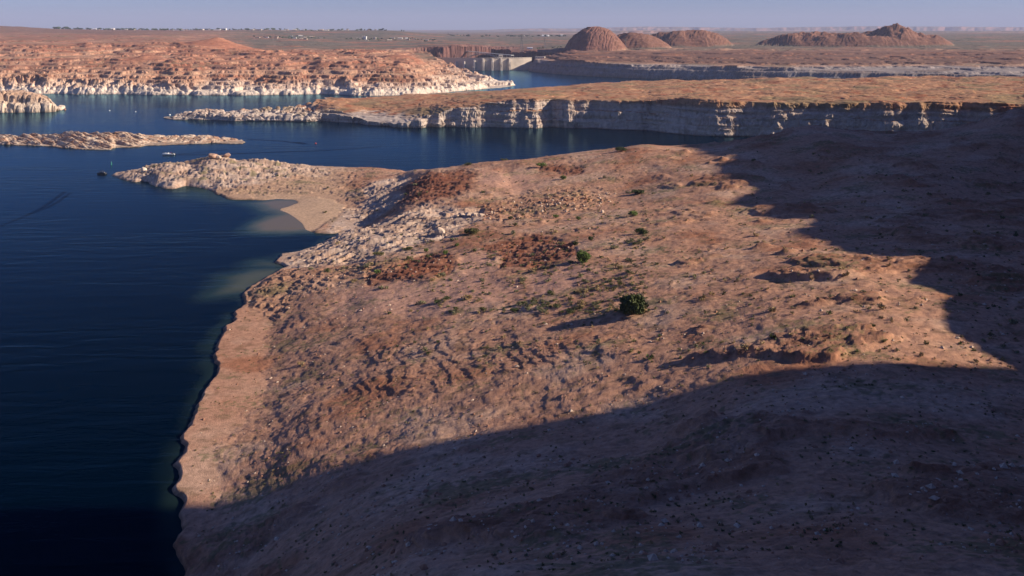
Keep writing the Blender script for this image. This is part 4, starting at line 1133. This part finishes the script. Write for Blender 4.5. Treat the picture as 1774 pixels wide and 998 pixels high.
# wakes: long low ridges in the water
def wake(pts, wdt, hgt, lab):
    W_ = [np.array(wd(px, dist(py))) for px, py in pts]; mb = MB().mat(M['ripple']); rings = []
    L_ = [0]; 
    for a, b in zip(W_[:-1], W_[1:]): L_.append(L_[-1] + np.linalg.norm(b - a))
    wdt *= 1.25; T = np.linspace(0, L_[-1], 120)
    xs = np.interp(T, L_, [p[0] for p in W_]); ys = np.interp(T, L_, [p[1] for p in W_])
    for k in range(120):
        a = max(k - 1, 0); b = min(k + 1, 119); dx, dy = xs[b] - xs[a], ys[b] - ys[a]; l = math.hypot(dx, dy); nx, ny = -dy / l, dx / l
        e = max(.05, min(1, k / 6, (119 - k) / 40)); h = hgt * e * (.75 + .35 * math.sin(k * .9)); ww = wdt * (.6 + .4 * e)
        rings.append([(xs[k] + nx * q * ww, ys[k] + ny * q * ww, z) for q, z in ((-1, .02), (-.45, .02 + h * .15), (0, .02 + h * .3), (.45, .02 + h * .15), (1, .02))])
    mb.loft(rings, close=False); mb.f = [f[::-1] for f in mb.f]
    o = mb.build("boat_wake", None, True); o.data.polygons.foreach_set("use_smooth", [True] * len(o.data.polygons)); tag(o, lab, kind='structure')
wake([(302,268.5),(340,268),(410,266),(480,263.5),(560,261),(620,257),(665,253.5)], 3.2, .55, "long wake trailing the white boat")
wake([(303,268),(330,265),(365,262),(395,259)], 2.4, .35, "side wave of the white boat")
wake([(428,241.5),(455,242.5),(490,244.5),(512,247.5),(530,249.5)], 3.2, .5, "curved wake right of the low island")
wake([(528,249.8),(518,247.2),(500,246)], 4.5, .6, "broad end of the curved wake")
wake([(112,332),(95,345),(70,362),(40,376),(0,392)], 1.6, .3, "old wake at the left")
wake([(122,334),(100,350),(82,360),(50,372)], 1.4, .25, "second old wake at the left")

# ------------------------------------------------------------------ boulders
def rock_mesh(seed, lo=0):
    rs = np.random.default_rng(seed); bm = bmesh.new(); bmesh.ops.create_icosphere(bm, subdivisions=3, radius=1)
    pl = [(n_ / np.linalg.norm(n_), rs.uniform(.62, .95)) for n_ in rs.normal(size=(14, 3))]
    for v in bm.verts:
        p = np.array(v.co)
        for n_, dd in pl:
            q = p @ n_ - dd
            if q > 0: p = p - n_ * q * .9
        p = p * (1 + .05 * math.sin(7 * p[0] + seed) * math.sin(6 * p[1]) + rs.uniform(-.015, .015))
        v.co = p
    me = bpy.data.meshes.new("boulder"); bm.to_mesh(me); bm.free(); return me
def rockcol(name, c): return plain_mat(name, c, .95, .25, 1.2)
M['rw'] = rockcol("pale_boulder_stone", (0.50, 0.385, 0.30)); M['rr'] = rockcol("red_boulder_stone", (0.30, 0.155, 0.10)); M['rk'] = rockcol("brown_caprock_stone", (0.40, 0.255, 0.19)); M['rwh'] = rockcol("white_ring_stone", (0.60, 0.50, 0.41))
RM = []
for k in range(8):
    me = rock_mesh(k + 3); me.materials.append(M['rw' if k % 2 else 'rr']); RM.append(me)
def boulder(px, py, w, h, mesh=None, label=None, mat=None, group=None, d=None, z=None):
    d = d or rayfine(px, py); me = mesh or random.choice(RM)
    if mat: me = me.copy(); me.materials.clear(); me.materials.append(M[mat])
    z = groundz(px, d) if z is None else z
    o = obj("boulder", me); o.location = P(px, d, z + h * .2); o.scale = (w / 2, w / 2 * random.uniform(.7, 1), h / 2); o.rotation_euler = (random.uniform(-.3, .3), random.uniform(-.3, .3), random.uniform(0, 6.28))
    tag(o, label or "loose boulder in the rubble on the red slope", "rock", group); return o
boulder(105, 190, 15.5, 12, RM[1], "round white boulder standing in water off the blocky island", 'rwh', d=1565, z=1.5)
boulder(112.5, 190, 4.5, 5, RM[3], "small dark boulder right of the round white one in the water", 'rr', d=1565, z=.2)
boulder(369, 275, 12, 6.5, RM[0], "reddish caprock knob on top of the pale point, left of its neighbour", 'rk')
boulder(378, 275, 8, 5, RM[5], "lower reddish block leaning on the left caprock knob", 'rw')
boulder(393, 273, 9, 4.6, RM[5], "smaller brown caprock knob right of the reddish one", 'rk')
boulder(249, 297, 8, 6, RM[1], "white boulder at the neck of the pale rock point", 'rwh')
boulder(791, 377, 4.0, 2.8, RM[3], "big pale block at the top of the white outcrop", 'rw')
boulder(801, 374, 4.6, 3.0, RM[7], "squarish pale block in the middle of the outcrop row", 'rw')
boulder(811, 374, 4.2, 3.2, RM[5], "upright pale block right of the squarish one in the row", 'rw')
boulder(821, 374, 4.6, 3.0, RM[1], "pale block third in the row at the outcrop crest", 'rw')
boulder(834, 375, 4.6, 3.3, RM[3], "rightmost pale block of the row at the outcrop crest", 'rw')
boulder(762, 404, 7.5, 5.5, RM[5], "large smooth pale boulder at the foot of the white outcrop", 'rw')
nb_ = 0
while nb_ < 95:
    px = RNG.uniform(835, 1070); py = RNG.uniform(332, 385)
    if abs(py - (368 - .16 * (px - 870))) > RNG.exponential(9): continue
    w = RNG.uniform(.8, 2.6); boulder(px, py, w, w * RNG.uniform(.6, 1.1), group="boulders strewn across the rubble slope"); nb_ += 1

# ------------------------------------------------------------------ bushes
def leafy(mb, n, cx, rr, size, rs, upright=.0):
    for _ in range(n):
        u = rs.normal(size=3); u /= np.linalg.norm(u); r = rs.uniform(.45, 1) ** .6
        p = np.array(cx) + u * np.array(rr) * r
        a = rs.normal(size=3); a /= np.linalg.norm(a); a = a * (1 - upright) + np.array([0, 0, upright]); b = np.cross(a, rs.normal(size=3)); b /= np.linalg.norm(b) + 1e-9
        s_ = size * rs.uniform(.6, 1.4)
        mb.add([p - b * s_ * .45, p + b * s_ * .45, p + a * s_ + b * s_ * .1], [(0, 1, 2)])
def shrub_mesh(name, seed, leaf, n, size, clumps=6, flat=.7, upright=.3):
    rs = np.random.default_rng(seed); mb = MB().mat(M['bark'])
    cs = [(rs.uniform(-.62, .62), rs.uniform(-.62, .62), rs.uniform(.25, .75) * flat) for _ in range(clumps)]
    for c_ in cs: mb.bar((0, 0, -.1), tuple(np.array(c_) * .9), .03, .012, 4)
    mb.mat(M[leaf])
    for c_ in cs:
        q = rs.uniform(.28, .46); leafy(mb, n // clumps, c_, (q, q, q * .85 * flat / .7), size, rs, upright)
    return mb
def solo_bush(px, py, w, h, leaf, label, n=1500, clumps=12, d=None, name="bush", sc_leaf=.085):
    clumps = int(clumps * 2.2)
    d = d or rayfine(px, py); z = groundz(px, d)
    e = empty(name, P(px, d, z - .05)); tag(e, label, "bush")
    rs = np.random.default_rng(int(px * 7 + py)); hw = w / 2
    st = MB().mat(M['bark']); fo = MB().mat(M[leaf])
    for k in range(clumps):
        a = rs.uniform(0, 6.28); q = math.sqrt(rs.uniform(0, 1)) * .68; c_ = np.array([math.cos(a) * q * hw, math.sin(a) * q * hw * .8, h * (.22 + .58 * rs.uniform(0, 1) * (1 - q * .6))])
        mid = c_ * .5 + np.array([0, 0, h * .05]); st.bar((0, 0, -.2), mid, .035 * h, .022 * h, 5); st.bar(mid, c_, .022 * h, .008 * h, 5)
        rr = rs.uniform(.14, .30); leafy(fo, n // clumps, c_, (hw * rr * 1.2, hw * rr * 1.1, h * rr * .8), sc_leaf * math.sqrt(w * h), rs, .25)
    st.build("branches", e); fo.build("foliage", e); return e
bushes = [(1009,455,8.2,6.6,'leafg',"big bright green bush standing alone on the sand",5200,18),
 (1098,545,13,9,'leafd',"large dark bush in the bottom right corner of the view",5200,20),
 (817,405,11,4.2,'leafo',"wide grey green bush at the foot of the white outcrop",3000,14),
 (1106,337,11,4,'leafd',"broad dark green bush at the right above the orange wash",2600,12),
 (1097,374,8,3.6,'leafg',"round green bush below the broad dark one at the right",1800,10),
 (1111,405,9,3.4,'leafd',"dark spreading bush at the right on the pale slab",2000,10),
 (963,378,4.4,2.8,'leafg',"small bright round bush left of its pair on the wash floor",1200,8),
 (1002,381,4.0,2.8,'leafg',"small bright round bush right of its pair on the wash floor",1200,8),
 (1024,417,4.0,3.0,'leafd',"dark green bush directly above the big lone bush",1200,8),
 (996,425,5.2,2.6,'leafd',"low dark bush touching the red ledges left of the lone bush",1200,8),
 (771,444,3.6,3.4,'leafg',"bright green round bush at the top of the dark red ledges",1300,8),
 (738,438,3.6,3.0,'leafg',"green bush on the crest left of the round bright one",1100,8),
 (741,448,4.2,2.4,'leafo',"olive bush growing in the dark red ledges",1000,8),
 (653,477,5.2,3.0,'leafg',"green bush at the left end of the red ledges",1200,8),
 (791,427,3.6,2.6,'leafg',"small green bush beside the shaded wash",1000,8),
 (706,434,8,2.4,'leafo',"olive bush spreading below the white outcrop",1400,9),
 (655,443,9,2.2,'leafo',"long olive bush at the lower edge of the white outcrop",1400,9),
 (885,380,4.2,2.8,'leafd',"dark bush below the boulder slope near its left end",1000,8),
 (892,392,3.8,2.6,'leafo',"pale olive bush on the wash floor under the dark one",1000,8),
 (938,291,11,4.2,'leafg',"green bush at the head of the dark gully near the skyline",1600,10),
 (810,287,9,3.2,'leafd',"dark bush on the skyline above the water",1200,9),
 (877,275,8,2.8,'leafg',"green bush on the skyline right of the dark one",1000,8),
 (976,312,6,4.0,'leafg',"upright green bush in the middle of the upper slope",1200,8),
 (873,278,9,2.6,'leafo',"olive bush just below the skyline green one",900,8),
 (1075,262,13,4,'leafd',"dark bush line near the upper right skyline",1500,9),
 (890,540,5.0,2.0,'leafd',"low dark bush at the bottom edge of the sand",1300,8)]
for px, py, w, h, lf, lab, n, cl_ in bushes: solo_bush(px, py, w, h, lf, lab, n, cl_)

SV = [shrub_mesh("s", 100 + k, ('leafs', 'leafo', 'grassy', 'leafs', 'leafd', 'grassy', 'leafs')[k], 260, .22, 6, .7, .45 if k in (2, 5) else .25).mesh("desert_shrub") for k in range(7)]
def density(px, py, d):
    x, y = wd(px, d)
    if look('sd', px, d) < 3: return 0
    q = .35 + .75 * look('n1', px, d)
    q *= 1 - .85 * look('bea', px, d); q *= 1 - .7 * look('sl', px, d)
    if py > 470: q *= .3 + .9 * max(0, min(1, (px - 700 + (py - 470) * .3) / 120))
    if 860 < px < 1000 and 470 < py < 520: q *= .45
    if px < 760 and 490 < py < 545: q *= .3
    return max(0, q) * (1.4 if px > 880 else 1)
spots = []
while len(spots) < 1750:
    px = RNG.uniform(440, 1774); py = RNG.uniform(255, 640)
    if RNG.random() < .5: px = RNG.uniform(560, 1120); py = 545 - abs(RNG.normal()) * 110
    if py < 250 or (py > 545 and RNG.random() < .4): continue
    d = raycol(px, py)
    if d > 920 or RNG.random() > density(px, py, d): continue
    spots.append((px, py, d, RNG.uniform(.45, 1.25) * (1 + (RNG.random() < .12) * .9)))
inview = sorted([s_ for s_ in spots if 500 < s_[0] < 1120 and s_[1] < 545], key=lambda s_: -s_[3] / s_[2])
top300 = inview[:290]; rest = [s_ for s_ in spots if s_ not in set(top300)]
for px, py, d, r in top300:
    k = int(RNG.integers(0, 7)); o = obj("desert_shrub", SV[k]); o.location = P(px, d, groundz(px, d) - .05); o.scale = (r * 1.15, r * 1.0, r * random.uniform(.8, 1.15)); o.rotation_euler = (0, 0, random.uniform(0, 6.28))
    tag(o, "low desert shrub scattered on the red sand slope", "shrub", "low desert shrubs scattered on the slope")
# the countless rest of the scrub as one mass
VV, FF, MI = [], [], []
tiny = [shrub_mesh("t", 300 + k, ('leafs', 'leafo', 'grassy', 'leafd')[k], 70, .36, 4, .7, .3) for k in range(4)]
mats = [M['bark'], M['leafs'], M['leafo'], M['grassy'], M['leafd']]
vo = 0
extra = [(px, None, d, r) for px, py, d, r in rest]
k_ = 0
while k_ < 3200:
    px = RNG.uniform(330, 1774); d = math.exp(RNG.uniform(math.log(130), math.log(900)))
    if look('sd', px, d) < 3 or look('bea', px, d) > .3 or RNG.random() > .5 + look('n2', px, d): continue
    extra.append((px, None, d, RNG.uniform(.2, .6))); k_ += 1
for px, _, d, r in extra:
    k = int(RNG.integers(0, 4)); t = tiny[k]; a = RNG.uniform(0, 6.28); v = np.array(t.v) * (r * 1.1, r, r * .9)
    v = np.c_[v[:, 0] * math.cos(a) - v[:, 1] * math.sin(a), v[:, 0] * math.sin(a) + v[:, 1] * math.cos(a), v[:, 2]] + np.array(P(px, d, groundz(px, d)))
    base = vo; VV.append(v); vo += len(v)
    FF += [tuple(i + base for i in f) for f in t.f]; MI += [0 if m_ == 0 else 1 + k for m_ in t.mi]
me = bpy.data.meshes.new("desert_scrub"); me.from_pydata(np.concatenate(VV).tolist(), [], FF)
for m_ in mats: me.materials.append(m_)
me.polygons.foreach_set("material_index", MI)
tag(obj("desert_scrub", me), "sparse low scrub and bunch grass over the red slopes", kind='stuff')

# loose stones and gravel lumps
ico_v = [(1,0,0),(-1,0,0),(0,1,0),(0,-1,0),(0,0,1),(0,0,-1)]; ico_f = [(0,2,4),(2,1,4),(1,3,4),(3,0,4),(2,0,5),(1,2,5),(3,1,5),(0,3,5)]
VV, FF, MI = [], [], []; vo = 0; k_ = 0
while k_ < 7000:
    px = RNG.uniform(330, 1774); d = math.exp(RNG.uniform(math.log(125), math.log(800)))
    if look('sd', px, d) < 2 or look('bea', px, d) > .3: continue
    q = .15 + .8 * look('rub', px, d) + .5 * look('red', px, d) + .5 * look('sl', px, d) + .5 * look('n3', px, d)
    if RNG.random() > q: continue
    r = .12 + RNG.exponential(.16); r = min(r, .9)
    v = np.array(ico_v) * (r * RNG.uniform(.7, 1.5), r, r * RNG.uniform(.5, .9)) * RNG.uniform(.75, 1.15, (6, 1)); a = RNG.uniform(0, 6.28)
    v = np.c_[v[:, 0] * math.cos(a) - v[:, 1] * math.sin(a) + .2 * v[:, 2], v[:, 0] * math.sin(a) + v[:, 1] * math.cos(a), v[:, 2]] + np.array(P(px, d, groundz(px, d) + r * .2))
    VV.append(v); FF += [tuple(i + vo for i in f) for f in ico_f]; MI += [int(RNG.random() < .45)] * 8; vo += 6; k_ += 1
me = bpy.data.meshes.new("loose_stones"); me.from_pydata(np.concatenate(VV).tolist(), [], FF)
me.materials.append(M['rr']); me.materials.append(M['rw']); me.polygons.foreach_set("material_index", MI)
tag(obj("loose_stones", me), "loose stones strewn over the red slope", kind='stuff')

# ------------------------------------------------------------------ labels that single out the repeats: kind, then rank by nearness to a landmark
ORD = "nearest,second nearest,third nearest,fourth nearest,fifth nearest,sixth nearest,seventh nearest,eighth nearest,ninth nearest,tenth nearest".split(",")
def ordw(n): return ORD[n] if n < 10 else "%d%s nearest" % (n + 1, {1: 'st', 2: 'nd', 3: 'rd'}.get((n + 1) % 10, 'th') if (n + 1) % 100 // 10 != 1 else 'th')
bpy.context.view_layer.update()
def scr(p): return (CX + p[0] / p[1] * F, H0 + (HC - p[2]) / p[1] * F)
def rank_labels(objs_, marks, word):
    marks = [(n, scr(o.location)) for n, o in marks]; used = {}
    for o in objs_:
        p = scr(o.location); n, m_ = min(marks, key=lambda k: (k[1][0] - p[0]) ** 2 + 1.5 * (k[1][1] - p[1]) ** 2)
        side = 'left' if p[0] < m_[0] else 'right'
        used.setdefault((word(o), n, side), []).append((math.hypot(p[0] - m_[0], p[1] - m_[1]), o))
    for (w, n, side), L_ in used.items():
        for k, (_, o) in enumerate(sorted(L_, key=lambda t: t[0])):
            o["label"] = "%s, %s of its kind %s of %s" % (w, ordw(k), side, n)
things = [o for o in sc.objects if o.parent is None and "category" in o]
find = lambda t: next(o for o in things if o.get("label", "").startswith(t))
BM = [("big lone green bush", find("big bright green bush")), ("bottom right corner bush", find("large dark bush")), ("bush at the white outcrop", find("wide grey green")),
      ("broad right edge bush", find("broad dark green")), ("bush on the ledges", find("bright green round bush")), ("gully head bush", find("green bush at the head")),
      ("mid slope upright bush", find("upright green bush")), ("bottom edge low bush", find("low dark bush at the bottom")), ("left ledge end bush", find("green bush at the left end"))]
kw = {0: "grey sage shrub", 1: "olive shrub", 2: "pale grass tuft", 3: "grey sage shrub", 4: "dark green shrub", 5: "pale grass tuft", 6: "grey sage shrub"}
rank_labels([o for o in things if o.name.startswith("desert_shrub")], BM, lambda o: kw[SV.index(o.data)])
rank_labels([o for o in things if o.name.startswith("boulder") and "group" in o], [("small bright wash bush", find("small bright round bush right")), ("dark slope bush", find("dark bush below the boulder")), ("outcrop end block", find("rightmost pale block")), ("broad right edge bush", find("broad dark green"))],
            lambda o: "pale boulder" if RM.index(o.data) % 2 else "red boulder")
sky_m = [("bright left end house", find("bright white roofed")), ("long white building", find("longest white")), ("broad pale roofed building", find("cream building with broad")), ("grey roofed low building", find("long pale low"))]
pl_m = [("white twin tower", find("tall white twin")), ("rim shed", find("low white roofed shed")), ("long white plain shed", find("long bright white shed"))]
rank_labels([o for o in things if o.get("group") == "trees along the skyline town"], sky_m, lambda o: "dark skyline tree")
rank_labels([o for o in things if str(o.get("group", "")).endswith("on the skyline") and o["category"] == "building"], sky_m, lambda o: "tiny pale skyline house")
rank_labels([o for o in things if o.get("group") in ("trees on the plain below the town", "trees on the far plain beyond the dam", "trees on the rim by the butte")], pl_m, lambda o: "dark plain tree")
rank_labels([o for o in things if str(o.get("group", "")).endswith("below the skyline")], pl_m, lambda o: "tiny pale plain house")
